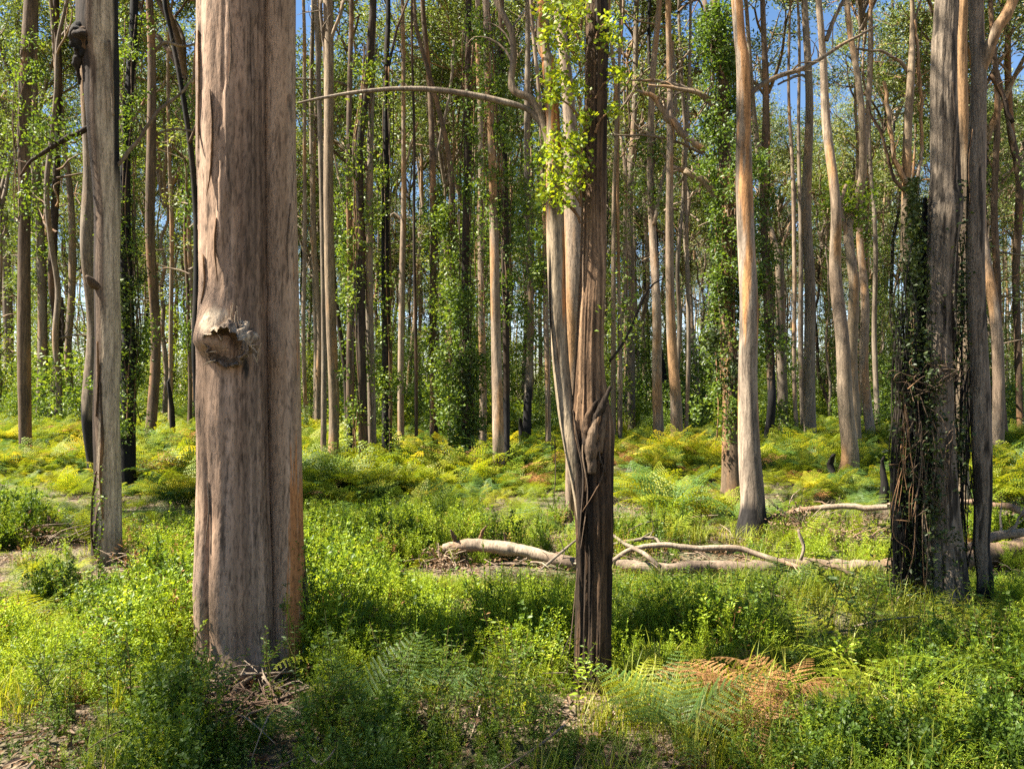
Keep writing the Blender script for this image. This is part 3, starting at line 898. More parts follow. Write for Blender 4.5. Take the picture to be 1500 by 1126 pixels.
# ------------------------------------------------------------------ the shaded clump of stems at right
RD = dist(900)
def flaky_tint(V, col, base):
    zz = V[:, 2] + base[2]
    n = fbm(V * np.array([16, 16, 1.4]) + 5, 4)[:, None]
    c = np.array([.21, .165, .118]) * (1 - n) + np.array([.11, .082, .056]) * n
    m = np.clip((fbm(V * np.array([22, 22, 3.2]) + 9, 3) - .57) / .03, 0, 1)[:, None]
    c = c * (1 - .75 * m)
    e = np.clip((z_of(800, RD) - zz + .5 * (n[:, 0] - .5)) / .2, 0, 1)[:, None] * np.clip((np.arctan2(V[:, 1], V[:, 0]) + 1.2) / .3, 0, 1)[:, None]
    return c * (1 - .85 * e)
def flaky_shape(Q, TH, Z, R, base):
    P = np.stack([np.cos(TH) * 3.2, np.sin(TH) * 3.2, Z * .7], -1) + 2
    pl = np.clip((fbm(P, 4) - .48) / .02, 0, 1)
    return R + .007 * pl - .004 + .012 * gauss(Z, z_of(310, RD), .12)
root, rbase, rQ, _ = tree('vine_hung_tree', 'shaded flaky grey trunk hung with dark dead creeper at right',
     [(1380, 905, 84), (1385, 860, 62), (1383, 780, 50), (1378, 700, 44), (1374, 600, 39), (1375, 500, 36), (1377, 400, 37), (1383, 320, 40), (1386, 250, 38), (1381, 150, 34), (1383, 60, 32), (1387, 0, 31)],
     'grey', d=RD, shape=flaky_shape, tint=flaky_tint, flute=.06, rough=.03, foot=1.15, crown=1.3, top=15, crown_v=1, mat=BARK_STRING)
def burn_tint(V, col, base):
    zz = V[:, 2] + base[2]
    c = flaky_tint(V, col, base)
    n = fbm(V * np.array([14, 14, 4]), 4)
    th = np.arctan2(V[:, 1], V[:, 0])
    k = np.clip((np.clip((z_of(640, RD) - zz) / .25, 0, 1) * np.clip((th + 1.35) / .25, 0, 1) + (n - .5) * .9 - .4) / .08, 0, 1)[:, None]
    k2 = np.clip((z_of(850, RD) - zz + .25 * (n - .5)) / .06, 0, 1)[:, None]
    k = np.maximum(k, k2)
    return c * (1 - k) + np.array([.014, .013, .012]) * k
trunk_part('slender_stem', root, rbase, [(1438, 905, 26), (1443, 850, 22), (1438, 800, 22), (1440, 730, 24), (1437, 640, 27), (1434, 560, 26), (1430, 450, 25), (1428, 330, 24), (1431, 200, 22), (1433, 90, 20), (1430, 0, 19)], RD, 'grey', 71, sides=40, top=12, dy=.05, tint=burn_tint, mat=BARK_STRING)
limb_at(root, rbase, [(1437, 110, 17, .05), (1448, 75, 16, .0), (1462, 40, 16, -.03), (1478, -5, 15, -.05), (1500, -80, 13, -.1), (1515, -200, 9, -.1)], RD, 'orange', 72, sides=14)
limb_at(root, rbase, [(1396, 300, 6), (1400, 360, 7), (1399, 440, 6), (1396, 520, 4)], RD - .05, 'dark', 73, 'bark_strip')
for i, s in enumerate([[(1357, 700, 6), (1352, 760, 9), (1360, 830, 11), (1365, 880, 6)], [(1395, 120, 5), (1399, 200, 7), (1396, 280, 4)], [(1403, 330, 5), (1397, 420, 6), (1402, 500, 4)], [(1424, 190, 4), (1418, 240, 5), (1421, 300, 3)]]):
    P = px_path(s, RD - .10, np.random.default_rng(i)); P[:, :3] -= rbase
    Vt, Ft = tube(P, 8, .03, flat=.3, rough=.3, seed=80 + i, twist=.6)
    link('bark_strip', make_mesh('bark_strip', Vt, Ft, BARK_STRING, bark_col(Vt, ['grey', 'dark'][i % 2], i), smooth=True), root)
# black inner stem behind the creeper
trunk_part('charred_stem', root, rbase, [(1343, 915, 40), (1345, 800, 30), (1347, 600, 24), (1350, 450, 18), (1353, 350, 12), (1355, 290, 6)], RD, 'black', 74, sides=24, top=0, dy=.08, furrow=.01, mat=BARK_STRING)

cr = thing('dead_creeper', 'dark tangle of dead creeper hanging down the left of the shaded trunk', 'creeper', rbase)
rng = np.random.default_rng(21)
parts = []
for i in range(170):                                                   # hanging strands
    x = 1312 + abs(rng.normal()) * 22 if i < 120 else rng.uniform(1385, 1420)
    y0 = rng.uniform(330, 700) + max(0, 1335 - x) * 5
    y1 = min(940, y0 + rng.uniform(120, 420))
    dd = RD + rng.uniform(-.16, .12) if i < 120 else RD + rng.uniform(.02, .12)
    P = px_path([(x + rng.normal() * 5, y0, 1.6), (x + rng.normal() * 7, y0 * .65 + y1 * .35, 1.9), (x - rng.uniform(-4, 8), y0 * .3 + y1 * .7, 1.6), (x - rng.uniform(-6, 10), y1, 1)], dd, rng, .03)
    P[:, :3] -= rbase
    parts.append(tube(P, 4, .09, cap=False))
V, F, _ = merge(parts)
tag(link('hanging_stems', make_mesh('hanging_stems', V, F, BARK, bark_col(V, 'black', 5)), cr), kind='stuff')
parts = []
for i in range(46):                                                   # loops of bare grey stems
    cx, cyy, rx, ry = ((1356, 550, 42, 42) if i < 20 else (1368, 665, 22, 80) if i < 32 else (1345, 700, 30, 150))
    cx += rng.normal() * 9; cyy += rng.normal() * 16
    a = rng.uniform(0, 6.28)
    pts = []
    for k in range(5):
        a += rng.uniform(.2, .9)
        q = rng.uniform(.2, 1.25)
        pts.append((cx + rx * q * math.cos(a), cyy + ry * q * math.sin(a) * .8, rng.uniform(.8, 1.9)))
    P = px_path(pts, RD - .12 - rng.uniform(.0, .12), rng, .04)
    P[:, :3] -= rbase
    parts.append(tube(P, 4, .03, cap=False))
V, F, _ = merge(parts)
tag(link('looped_stems', make_mesh('looped_stems', V, F, WOOD, bark_col(V, 'brown', 6)), cr), kind='stuff')
cen = []
for i in range(15000):
    y = 260 + 670 * rng.random() ** .85
    half = np.interp(y, [260, 350, 450, 600, 800, 930], [7, 13, 20, 27, 30, 34])
    x = 1338 + rng.normal() * half * .68
    if y > 520 and rng.random() < .28: x = rng.normal(1368, 13)
    if y > 250 and rng.random() < .15: x = rng.normal(1406, 7)
    cen.append(W(x, y, RD + rng.normal() * .11 - (.1 if 1355 < x < 1390 else 0)) - rbase)
cen = np.array(cen)
keep = fbm(cen * np.array([9, 9, 5]), 3) > .44
cen = cen[keep]
Vl, Fl = leaves(cen, rng.uniform(.02, .045, len(cen)), rng, .55, .4)
tag(link('withered_leaves', make_mesh('withered_leaves', Vl, Fl, IVYDARK), cr), kind='stuff')

# ------------------------------------------------------------------ the peeling tree at left
LD = dist(832)
def peel_tint(V, col, base):
    zz = V[:, 2] + base[2]
    th = np.arctan2(V[:, 1], V[:, 0])
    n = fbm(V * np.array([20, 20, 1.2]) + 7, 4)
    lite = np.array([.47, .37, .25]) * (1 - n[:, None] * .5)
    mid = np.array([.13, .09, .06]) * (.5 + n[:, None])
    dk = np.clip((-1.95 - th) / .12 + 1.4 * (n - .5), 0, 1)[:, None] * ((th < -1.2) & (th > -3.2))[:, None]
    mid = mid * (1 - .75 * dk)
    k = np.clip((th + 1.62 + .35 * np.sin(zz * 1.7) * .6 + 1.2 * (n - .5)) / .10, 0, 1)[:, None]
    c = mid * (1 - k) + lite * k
    e = np.clip((z_of(812, LD) - zz + .3 * (n - .5)) / .06, 0, 1)[:, None]
    t = np.clip((zz - z_of(300, LD)) / .4 + 2.5 * (n - .5), 0, 1)[:, None] * np.clip((th + .75) / .15, 0, 1)[:, None]
    c = c * (1 - t) + np.array([.018, .016, .014]) * t
    return c * (1 - e) + np.array([.02, .016, .013]) * e
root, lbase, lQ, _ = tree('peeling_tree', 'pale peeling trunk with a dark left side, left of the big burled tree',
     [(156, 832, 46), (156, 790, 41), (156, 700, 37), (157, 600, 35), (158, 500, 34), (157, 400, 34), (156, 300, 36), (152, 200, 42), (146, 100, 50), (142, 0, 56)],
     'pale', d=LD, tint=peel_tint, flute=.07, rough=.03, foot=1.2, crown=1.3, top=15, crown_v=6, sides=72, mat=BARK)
for i, s in enumerate([[(132, 90, 12, -.10), (127, 74, 26, -.12), (126, 60, 28, -.13), (131, 44, 14, -.11)], [(137, 84, 9, -.13), (135, 66, 18, -.17), (138, 52, 8, -.14)], [(122, 128, 4, -.06), (119, 100, 12, -.09), (122, 80, 12, -.1)]]):
    limb_at(root, lbase, s, LD, ['black', 'dark', 'black'][i], 191 + i, 'burl', 18, .012, 1.1, BARK_STRING)
limb_at(root, lbase, [(152, 424, 8, -.09), (147, 418, 13, -.13), (144, 412, 9, -.17), (142, 408, 3, -.19)], LD, 'brown', 92, 'knot', 12, .02, .5)
limb_at(root, lbase, [(163, 250, 6), (185, 225, 6), (205, 200, 5), (232, 165, 5), (262, 140, 4), (285, 110, 3)], LD, 'grey', 93)
limb_at(root, lbase, [(140, 180, 9), (120, 195, 8), (95, 205, 8), (70, 218, 7), (47, 235, 5), (30, 260, 3)], LD + .1, 'dark', 97)
for i, s in enumerate([[(141, 690, 5), (136, 730, 7), (134, 780, 6), (139, 815, 4)], [(150, 770, 5), (146, 800, 6), (144, 825, 5)], [(147, 560, 6), (150, 640, 9), (147, 700, 7), (151, 760, 5)], [(160, 60, 8), (164, 120, 9), (166, 170, 5)], [(143, 500, 5), (144, 560, 7), (141, 610, 4)]]):
    P = px_path(s, LD - .13, np.random.default_rng(i)); P[:, :3] -= lbase
    Vt, Ft = tube(P, 8, .03, flat=.3, rough=.3, seed=94 + i, twist=.5)
    link('bark_strip', make_mesh('bark_strip', Vt, Ft, BARK_STRING, bark_col(Vt, ['brown', 'pale'][i % 2], i), smooth=True), root)
rng = np.random.default_rng(33)
cen = np.array([W(rng.normal(142, 6), rng.uniform(680, 830), LD - .16 + rng.normal() * .03) - lbase for _ in range(150)])
Vl, Fl = leaves(cen, rng.uniform(.02, .038, len(cen)), rng, .75, .3)
tag(link('creeper_leaves', make_mesh('creeper_leaves', Vl, Fl, EPI), root), kind='stuff')
cen = np.array([W(rng.uniform(40, 118), 212 + rng.normal() * 22 - 18, LD + .1 + rng.normal() * .2) - lbase for _ in range(420)])
Vl, Fl = leaves(cen, rng.uniform(.03, .055, len(cen)), rng, .5, .4)
tag(link('leafy_shoots', make_mesh('leafy_shoots', Vl, Fl, EPI), root), kind='stuff')
# ------------------------------------------------------------------ the other trees that can be told apart, left to right
A = tree
A('tall_tree', 'sunlit grey trunk cut by the left edge of the photo', [(8, 615, 13), (6, 450, 13), (4, 300, 12), (-2, 150, 11), (-8, 0, 10)], 'grey')
A('tall_tree', 'dark brown trunk second from the left edge with an orange streak up its right side', [(37, 662, 17), (38, 500, 18), (38, 300, 16), (38, 150, 17), (36, 0, 17)], 'brown', 0, ivy=[(330, 60, 26, 900, EPI)])
A('tall_tree', 'slim grey trunk between the dark brown trunk and the charred lower trunk at far left', [(57, 626, 14), (56, 500, 13), (55, 350, 12), (54, 200, 11), (55, 0, 9)], 'grey', ivy=[(420, 120, 24, 900, EPI)])
A('tall_tree', 'dark trunk with a wavering edge left of the slim curved grey one', [(77, 626, 13), (78, 500, 13), (80, 400, 12), (78, 250, 10), (80, 100, 9), (84, 0, 8)], 'dark', limbs=[('dark', [(82, 430, 6), (90, 445, 5), (92, 500, 4)])])
A('tall_tree', 'slim grey trunk curving gently left as it rises, left of the peeling tree', [(102, 623, 11), (103, 520, 10), (104, 420, 10), (100, 300, 9), (90, 200, 8), (76, 90, 8), (70, 0, 7)], 'grey')
A('charred_tree', 'trunk with a charred black foot standing close behind the peeling tree', [(135, 694, 22), (134, 600, 19), (133, 480, 19), (133, 360, 19), (132, 240, 19), (132, 100, 18), (130, 0, 18)], 'grey', 1.2)
A('creeper_clad_tree', 'black trunk clothed in dark leaves right behind the peeling tree', [(187, 704, 34), (186, 640, 24), (187, 500, 18), (190, 350, 15), (190, 200, 13), (191, 0, 11)], 'black', 0, ivy=[(640, 20, 26, 3200, EPI), (620, 300, 18, 1000, IVYDARK)])
A('tall_tree', 'straight clean grey brown trunk halfway between the peeling tree and the burled tree', [(222, 648, 16), (223, 500, 14), (224, 350, 13), (226, 200, 13), (224, 80, 11), (222, 0, 10)], 'brown', limbs=[('grey', [(226, 75, 6), (240, 62, 5), (265, 68, 4), (290, 64, 3)]), ('grey', [(225, 200, 4), (250, 190, 4), (285, 192, 3)])])
A('tall_tree', 'thin orange tinted trunk right of the straight clean trunk', [(245, 628, 7), (246, 480, 6), (248, 330, 6), (250, 200, 5), (252, 60, 4)], 'orange')
A('leaning_tree', 'thin black stem leaning left behind the edge of the burled tree', [(291, 640, 11), (288, 520, 11), (287, 400, 11), (283, 300, 9), (277, 210, 8), (264, 120, 7), (246, 40, 6), (238, 0, 6)], 'black', limbs=[('dark', [(277, 210, 5), (290, 180, 4), (300, 150, 3)])])
A('tall_tree', 'thin pale trunk just left of the burled tree', [(281, 628, 8), (281, 500, 7), (280, 400, 7), (281, 250, 6), (284, 100, 5)], 'pale')
A('charred_stump', 'ragged charred stump at the back between the straight trunk and the burled tree', [(253, 630, 9), (252, 590, 7), (251, 560, 4), (251, 552, 2)], 'black', crown=0, top=1, d=24)
A('tall_tree', 'thin pale trunk nearest the right edge of the burled tree', [(447, 632, 6), (447, 500, 6), (446, 350, 6), (447, 200, 5), (448, 60, 5)], 'pale')
A('tall_tree', 'dim grey trunk second right of the burled tree', [(463, 622, 9), (462, 500, 8), (461, 350, 8), (459, 150, 7)], 'grey')
A('tall_tree', 'orange trunk lit from the left, nearest of those right of the burled tree', [(487, 682, 16), (487, 600, 15), (486, 450, 15), (484, 300, 14), (483, 150, 14), (479, 0, 14)], 'orange', limbs=[('grey', [(483, 130, 6), (478, 80, 6), (472, 40, 5), (470, 0, 5)]), ('orange', [(484, 60, 6), (496, 30, 5), (503, 0, 5)])])
A('tall_tree', 'thin grey trunk pressed behind the left of the orange lit trunk', [(475, 660, 9), (475, 500, 8), (474, 300, 7), (466, 100, 7), (462, 0, 6)], 'grey')
A('tall_tree', 'dark trunk with an orange upper part right of the orange lit trunk', [(512, 655, 12), (512, 540, 11), (512, 400, 9), (513, 250, 8), (512, 100, 7), (512, 0, 7)], 'brown', 1.0, ivy=[(500, 200, 18, 900, EPI)])
A('creeper_clad_tree', 'sinuous dark trunk dotted with creeper leaves, left of a pale twin', [(534, 688, 17), (533, 600, 13), (531, 480, 12), (528, 350, 12), (527, 220, 11), (536, 110, 11), (543, 30, 11), (545, 0, 10)], 'dark', ivy=[(660, 60, 20, 1500, EPI)])
A('tall_tree', 'pale grey trunk touching the right side of the sinuous dark trunk', [(545, 686, 14), (544, 600, 12), (543, 450, 11), (543, 300, 10), (543, 150, 9), (546, 0, 8)], 'grey')
A('creeper_clad_tree', 'straight black trunk with sparse creeper, right of the pale grey one', [(567, 682, 15), (566, 600, 12), (565, 480, 12), (564, 350, 11), (565, 200, 9), (566, 80, 8), (567, 0, 7)], 'black', ivy=[(670, 100, 16, 1100, EPI)], limbs=[('dark', [(566, 110, 5), (575, 70, 4), (590, 20, 3), (598, 0, 3)])])
A('tall_tree', 'slim pinkish pale trunk with a light foot in the left middle', [(589, 640, 11), (589, 560, 9), (590, 420, 9), (592, 300, 8), (593, 200, 6), (592, 80, 6)], 'pale', limbs=[('orange', [(593, 240, 4), (603, 210, 4), (612, 180, 3)]), ('grey', [(592, 330, 3), (577, 312, 3), (572, 318, 2)])])
A('tall_tree', 'thinnest dark pole in the left middle', [(610, 646, 5), (610, 500, 5), (608, 350, 4), (606, 200, 4)], 'dark')
A('creeper_clad_tree', 'grey trunk thinly clothed with leaves right of the thinnest pole', [(635, 638, 12), (635, 500, 11), (636, 350, 10), (634, 250, 9), (628, 120, 8), (618, 0, 7)], 'brown', .6, ivy=[(600, 280, 16, 900, EPI)], limbs=[('grey', [(634, 250, 5), (645, 200, 5), (660, 130, 4), (664, 60, 4)])])
A('creeper_clad_tree', 'trunk wrapped in bright green leaves left of the dark clothed trunk', [(660, 642, 10), (660, 500, 9), (662, 350, 9), (661, 250, 8), (640, 150, 7), (612, 50, 6), (605, 0, 6)], 'brown', ivy=[(620, 300, 30, 2600, EPI)])
A('creeper_clad_tree', 'dark trunk clothed in leaves to the ground, left of the clean grey centre trunk', [(684, 678, 16), (683, 600, 13), (682, 500, 11), (682, 380, 11), (685, 250, 10), (686, 120, 9), (687, 0, 8)], 'dark', ivy=[(672, 430, 32, 3000, EPI), (640, 500, 18, 900, IVYDARK), (420, 20, 18, 900, EPI)])
A('tall_tree', 'short lit pale trunk between the dark clothed trunk and the clean grey centre trunk', [(707, 652, 12), (708, 580, 11), (706, 480, 10), (704, 350, 9), (704, 200, 8)], 'pale', ivy=[(480, 260, 18, 700, EPI)])
A('tall_tree', 'clean pale grey trunk standing forward in the centre', [(731, 692, 19), (730, 640, 17), (727, 520, 15), (725, 400, 14), (723, 310, 13), (720, 200, 12), (714, 90, 11), (712, 0, 10)], 'pale', ivy=[(330, 20, 22, 1500, EPI)])
A('tall_tree', 'dark trunk hidden half behind the clean centre trunk', [(742, 688, 10), (742, 600, 10), (741, 450, 10), (740, 300, 10), (736, 150, 10), (734, 0, 9)], 'dark', 1.5, ivy=[(470, 60, 22, 1600, EPI)])
A('charred_tree', 'leaning grey trunk with a black charred foot right of the centre trunk', [(771, 640, 14), (773, 590, 12), (776, 540, 11), (777, 450, 10), (774, 350, 10), (772, 200, 9)], 'grey', 2.1, ivy=[(520, 260, 22, 1200, EPI)])
A('charred_stump', 'low black stump left of the leaning charred trunk', [(764, 640, 8), (763, 622, 7), (762, 612, 3)], 'black', crown=0, top=1, d=22)
A('tall_tree', 'thin pale trunk seen left of the pale leaning stem', [(803, 652, 9), (802, 560, 8), (800, 450, 8), (798, 300, 7), (790, 150, 6)], 'pale', ivy=[(430, 200, 30, 1500, EPI)])
A('tall_tree', 'pale trunk standing behind the gap of the split tree', [(833, 772, 13), (837, 650, 17), (841, 540, 25), (841, 420, 27), (839, 300, 26), (835, 180, 20), (826, 70, 16), (818, 0, 15)], 'pale', d=9.6)
A('tall_tree', 'thin orange stem just right of the split tree', [(899, 640, 9), (899, 560, 8), (897, 450, 7), (900, 300, 6), (902, 150, 5)], 'orange')
A('tall_tree', 'pale slim trunk second right of the split tree', [(908, 640, 6), (908, 540, 6), (907, 400, 5), (905, 250, 5)], 'pale')
A('tall_tree', 'grey trunk third right of the split tree', [(925, 622, 12), (925, 520, 11), (924, 430, 10), (922, 300, 9), (930, 150, 8), (934, 0, 7)], 'grey', limbs=[('grey', [(926, 470, 5), (940, 440, 4), (952, 425, 3)])])
A('tall_tree', 'thin grey trunk with an orange crook near its middle', [(946, 616, 7), (945, 520, 7), (943, 470, 7), (947, 420, 6), (945, 300, 6)], 'grey')
A('tall_tree', 'stout pale trunk with orange foot, left one of a close pair in the right middle', [(968, 642, 17), (964, 560, 15), (960, 450, 13), (958, 350, 11), (954, 250, 10), (955, 120, 9), (966, 0, 8)], 'pale', ivy=[(300, 200, 18, 500, EPI)], limbs=[('grey', [(958, 330, 6), (974, 250, 5), (990, 160, 5), (985, 60, 4)])])
A('tall_tree', 'stout grey trunk, right one of a close pair in the right middle', [(993, 655, 20), (990, 590, 17), (985, 480, 14), (982, 350, 12), (979, 240, 10), (984, 120, 9), (980, 0, 8)], 'pale', limbs=[('pale', [(1040, 283, 13), (1022, 262, 11), (1000, 250, 9), (985, 245, 7)]), ('pale', [(1030, 225, 9, -.3), (1008, 212, 10, -.3), (985, 188, 11, -.3), (962, 158, 9, -.3), (942, 143, 6, -.3), (928, 138, 2, -.3)]), ('grey', [(1045, 150, 9), (1020, 135, 7), (985, 122, 6), (950, 118, 4), (915, 117, 1.5)]), ('grey', [(1030, 225, 5), (990, 208, 4), (950, 200, 4), (895, 197, 1.5)])])
A('tall_tree', 'thin grey trunk between the close pair and the leaf clothed trunk', [(1005, 640, 6), (1006, 520, 6), (1004, 400, 6), (1006, 250, 5), (1010, 120, 5)], 'grey')
A('creeper_clad_tree', 'stout trunk thickly clothed with green leaves above a bare flaking foot', [(1070, 727, 33), (1070, 650, 28), (1070, 560, 25), (1068, 450, 23), (1066, 340, 21), (1064, 220, 18), (1056, 100, 15), (1046, 0, 13)], 'brown', 0,
  ivy=[(640, 440, 34, 2000, EPI), (560, 300, 20, 1200, IVYDARK), (440, 250, 34, 3000, EPI), (260, 20, 40, 4200, EPI_Y if False else EPI)], limbs=[('orange', [(1062, 290, 12), (1045, 283, 12), (1025, 263, 10), (1000, 250, 8)]), ('orange', [(1056, 180, 10), (1046, 155, 9), (1020, 137, 7), (985, 128, 5), (950, 124, 2)]), ('brown', [(1046, 80, 8), (1040, 40, 7), (1032, 0, 7)])])
def orange_tint(V, col, base):
    th = np.arctan2(V[:, 1], V[:, 0]); n = fbm(V * np.array([8, 8, .7]) + 3, 4)
    zz = V[:, 2]
    c = np.array([.28, .215, .155]) * (.40 + 1.15 * n[:, None])
    m = np.clip((fbm(V * np.array([6, 6, 2.2]) + 23, 4) - .47) / .06, 0, 1)[:, None]
    c = c * (1 - .5 * m)
    k = np.clip((n - .50) / .05, 0, 1)[:, None] * np.clip((zz - 1.0) / .5, 0, 1)[:, None]
    c = c * (1 - k) + np.array([.35, .18, .075]) * k
    e = np.clip((.50 + .9 * (n - .5) - zz) / .05, 0, 1)[:, None]
    return c * (1 - e) + np.array([.02, .017, .015]) * e
A('orange_tree', 'orange and cream trunk with a charred black foot and one long bare limb', [(1103, 778, 40), (1103, 730, 34), (1100, 660, 32), (1098, 560, 28), (1097, 450, 26), (1095, 350, 25), (1092, 250, 24), (1090, 170, 21), (1087, 90, 19), (1081, 0, 16)], 'orange', 0, tint=orange_tint, sides=40,
  limbs=[('grey', [(1096, 142, 9), (1110, 128, 8), (1135, 113, 7), (1170, 104, 7), (1200, 90, 6), (1230, 68, 5), (1258, 54, 4), (1285, 38, 3)])])
A('charred_tree', 'trunk with a black charred lower half right of the orange and cream trunk', [(1127, 642, 14), (1127, 590, 12), (1127, 540, 12), (1125, 420, 12), (1122, 300, 10), (1118, 150, 9)], 'brown', 2.3, ivy=[(540, 280, 20, 1600, EPI)])
A('leaning_tree', 'grey trunk leaning to the left above the black charred trunk', [(1150, 626, 17), (1148, 560, 15), (1143, 450, 13), (1136, 380, 11), (1125, 310, 9), (1112, 250, 8), (1100, 150, 7)], 'grey', limbs=[('grey', [(1137, 385, 5), (1150, 345, 4), (1165, 300, 4), (1160, 240, 3)])])
A('tall_tree', 'thin trunk in a narrow pair right of the leaning grey trunk', [(1166, 628, 7), (1164, 540, 6), (1164, 400, 6), (1163, 250, 5)], 'pale')
A('tall_tree', 'second thin trunk of a narrow pair, left of the straight tall grey trunk', [(1175, 630, 7), (1174, 500, 7), (1172, 350, 6), (1171, 200, 5)], 'grey')
A('tall_tree', 'straight tall grey trunk left of the sweeping bent trunk', [(1190, 640, 18), (1189, 540, 16), (1187, 420, 15), (1186, 300, 14), (1183, 150, 11), (1180, 0, 9)], 'grey', limbs=[('grey', [(1186, 130, 5), (1175, 110, 4), (1140, 124, 3)])])
A('bent_tree', 'long trunk sweeping left above its flared charred foot', [(1248, 700, 34), (1243, 660, 24), (1236, 600, 21), (1231, 500, 19), (1227, 400, 17), (1221, 300, 14), (1214, 180, 13), (1208, 80, 10), (1198, 0, 9)], 'pale', .15, limbs=[('grey', [(1210, 60, 7), (1222, 30, 6), (1236, 0, 5)])])
A('forked_tree', 'pale trunk forking into two limbs right of the sweeping trunk', [(1256, 662, 16), (1253, 600, 15), (1248, 520, 15), (1245, 420, 14), (1243, 345, 13), (1254, 310, 11), (1262, 260, 11), (1257, 190, 10), (1254, 120, 9), (1246, 0, 8)], 'orange', limbs=[('pale', [(1243, 350, 9), (1236, 325, 7), (1232, 300, 6), (1238, 270, 5)])], ivy=[(330, 265, 22, 700, EPI_Y)])
A('tall_tree', 'grey trunk with a pale middle right of the forked trunk', [(1271, 634, 14), (1268, 540, 13), (1265, 440, 12), (1264, 320, 9), (1266, 180, 7)], 'pale')
A('tall_tree', 'thin grey trunk left of the dead creeper', [(1284, 628, 8), (1281, 500, 7), (1277, 350, 6), (1274, 200, 5)], 'grey')
A('tall_tree', 'dark thin trunk touching the left of the dead creeper', [(1298, 606, 9), (1297, 500, 8), (1296, 380, 7), (1298, 250, 6)], 'dark')
A('forked_tree', 'reddish barked trunk forking twice behind the top of the dead creeper', [(1336, 650, 18), (1335, 500, 16), (1334, 380, 15), (1331, 280, 13), (1330, 190, 12), (1331, 110, 10), (1338, 40, 7), (1334, 0, 6)], 'orange', limbs=[('orange', [(1328, 270, 9), (1312, 235, 7), (1303, 180, 6), (1296, 120, 5)]), ('grey', [(1332, 108, 6), (1318, 92, 5), (1290, 76, 4), (1250, 72, 3)]), ('pale', [(1341, 300, 6), (1350, 200, 5), (1346, 100, 5), (1340, 30, 4), (1352, -10, 3)]), ('dark', [(1325, 280, 6), (1308, 258, 5), (1292, 200, 4), (1272, 160, 3)])])
A('charred_stump', 'burnt waist high stump spike left of the dead creeper', [(1297, 738, 13), (1296, 700, 10), (1295, 682, 6), (1293, 668, 3)], 'black', crown=0, top=1)
A('charred_stump', 'small black stump at the foot of the sweeping trunk', [(1222, 700, 12), (1220, 680, 10), (1219, 664, 5)], 'black', crown=0, top=1, d=13.5)
A('flaky_tree', 'lit flaky pale trunk seen between the two shaded stems at right', [(1412, 762, 24), (1411, 640, 23), (1409, 500, 23), (1407, 380, 22), (1406, 250, 20), (1402, 120, 18), (1403, 0, 16)], 'orange', d=9.4, furrow=.012, sides=40)
A('tall_tree', 'pale trunk touching the right side of the shaded slender stem', [(1457, 664, 18), (1455, 600, 16), (1452, 480, 15), (1446, 330, 14), (1444, 200, 13), (1440, 100, 10), (1444, 0, 9)], 'pale', limbs=[('dark', [(1450, 110, 6), (1470, 140, 6), (1482, 180, 6)])])
A('tall_tree', 'dim brown trunk second from the right edge', [(1470, 636, 12), (1468, 540, 11), (1464, 420, 10), (1460, 300, 9), (1460, 150, 8)], 'brown')
A('tall_tree', 'curved brown trunk at the right edge', [(1497, 628, 10), (1496, 520, 10), (1493, 400, 10), (1490, 270, 11), (1484, 190, 10), (1484, 100, 9), (1476, 40, 8), (1474, 0, 7)], 'brown', limbs=[('grey', [(1484, 210, 6), (1472, 150, 5), (1460, 105, 5), (1452, 80, 4)])])
# ------------------------------------------------------------------ the stand behind: shared trunk shapes, one object per tree
def trunk_variant(v):
    rng = np.random.default_rng(300 + v)
    H = 21.0
    pts = []
    x = y = 0.0
    lean = rng.uniform(-.035, .035)
    for k in range(11):
        z = H * k / 10
        r = .13 * (1 - .55 * k / 10)
        if k == 0: r = .17
        pts.append([x, y, z - (.3 if k == 0 else 0), r])
        x += lean * H / 10 + rng.normal() * .12; y += rng.normal() * .12
    P = np.array(pts)
    Q, TH, Z, R = trunk_geo(P, 10, .5, v + 50, .05, .03)
    V, F = trunk_build(Q, TH, R)
    sty = ['grey', 'pale', 'brown', 'grey', 'pale', 'grey', 'dark', 'grey', 'brown', 'black', 'orange', 'grey'][v]
    return make_mesh('trunk', V, F, BARK_FAR, bark_col(V, sty, v + 70, [0, 0, 0, 1.5, 0, 0, 0, .8, 0, 0, 0, 0][v]), smooth=True), Q, sty
TV = [trunk_variant(v) for v in range(12)]
def sleeve_variant(v):
    rng = np.random.default_rng(400 + v)
    path = np.array([[0, 0, 0, .10], [0, 0, 8, .09]])
    Vl, Fl = sleeve(path, 0.2, 7.5, .55, 1500, rng, (.10, .17), .20)
    return make_mesh('leafy_shoots', Vl, Fl, EPI)
SV = [sleeve_variant(v) for v in range(4)]
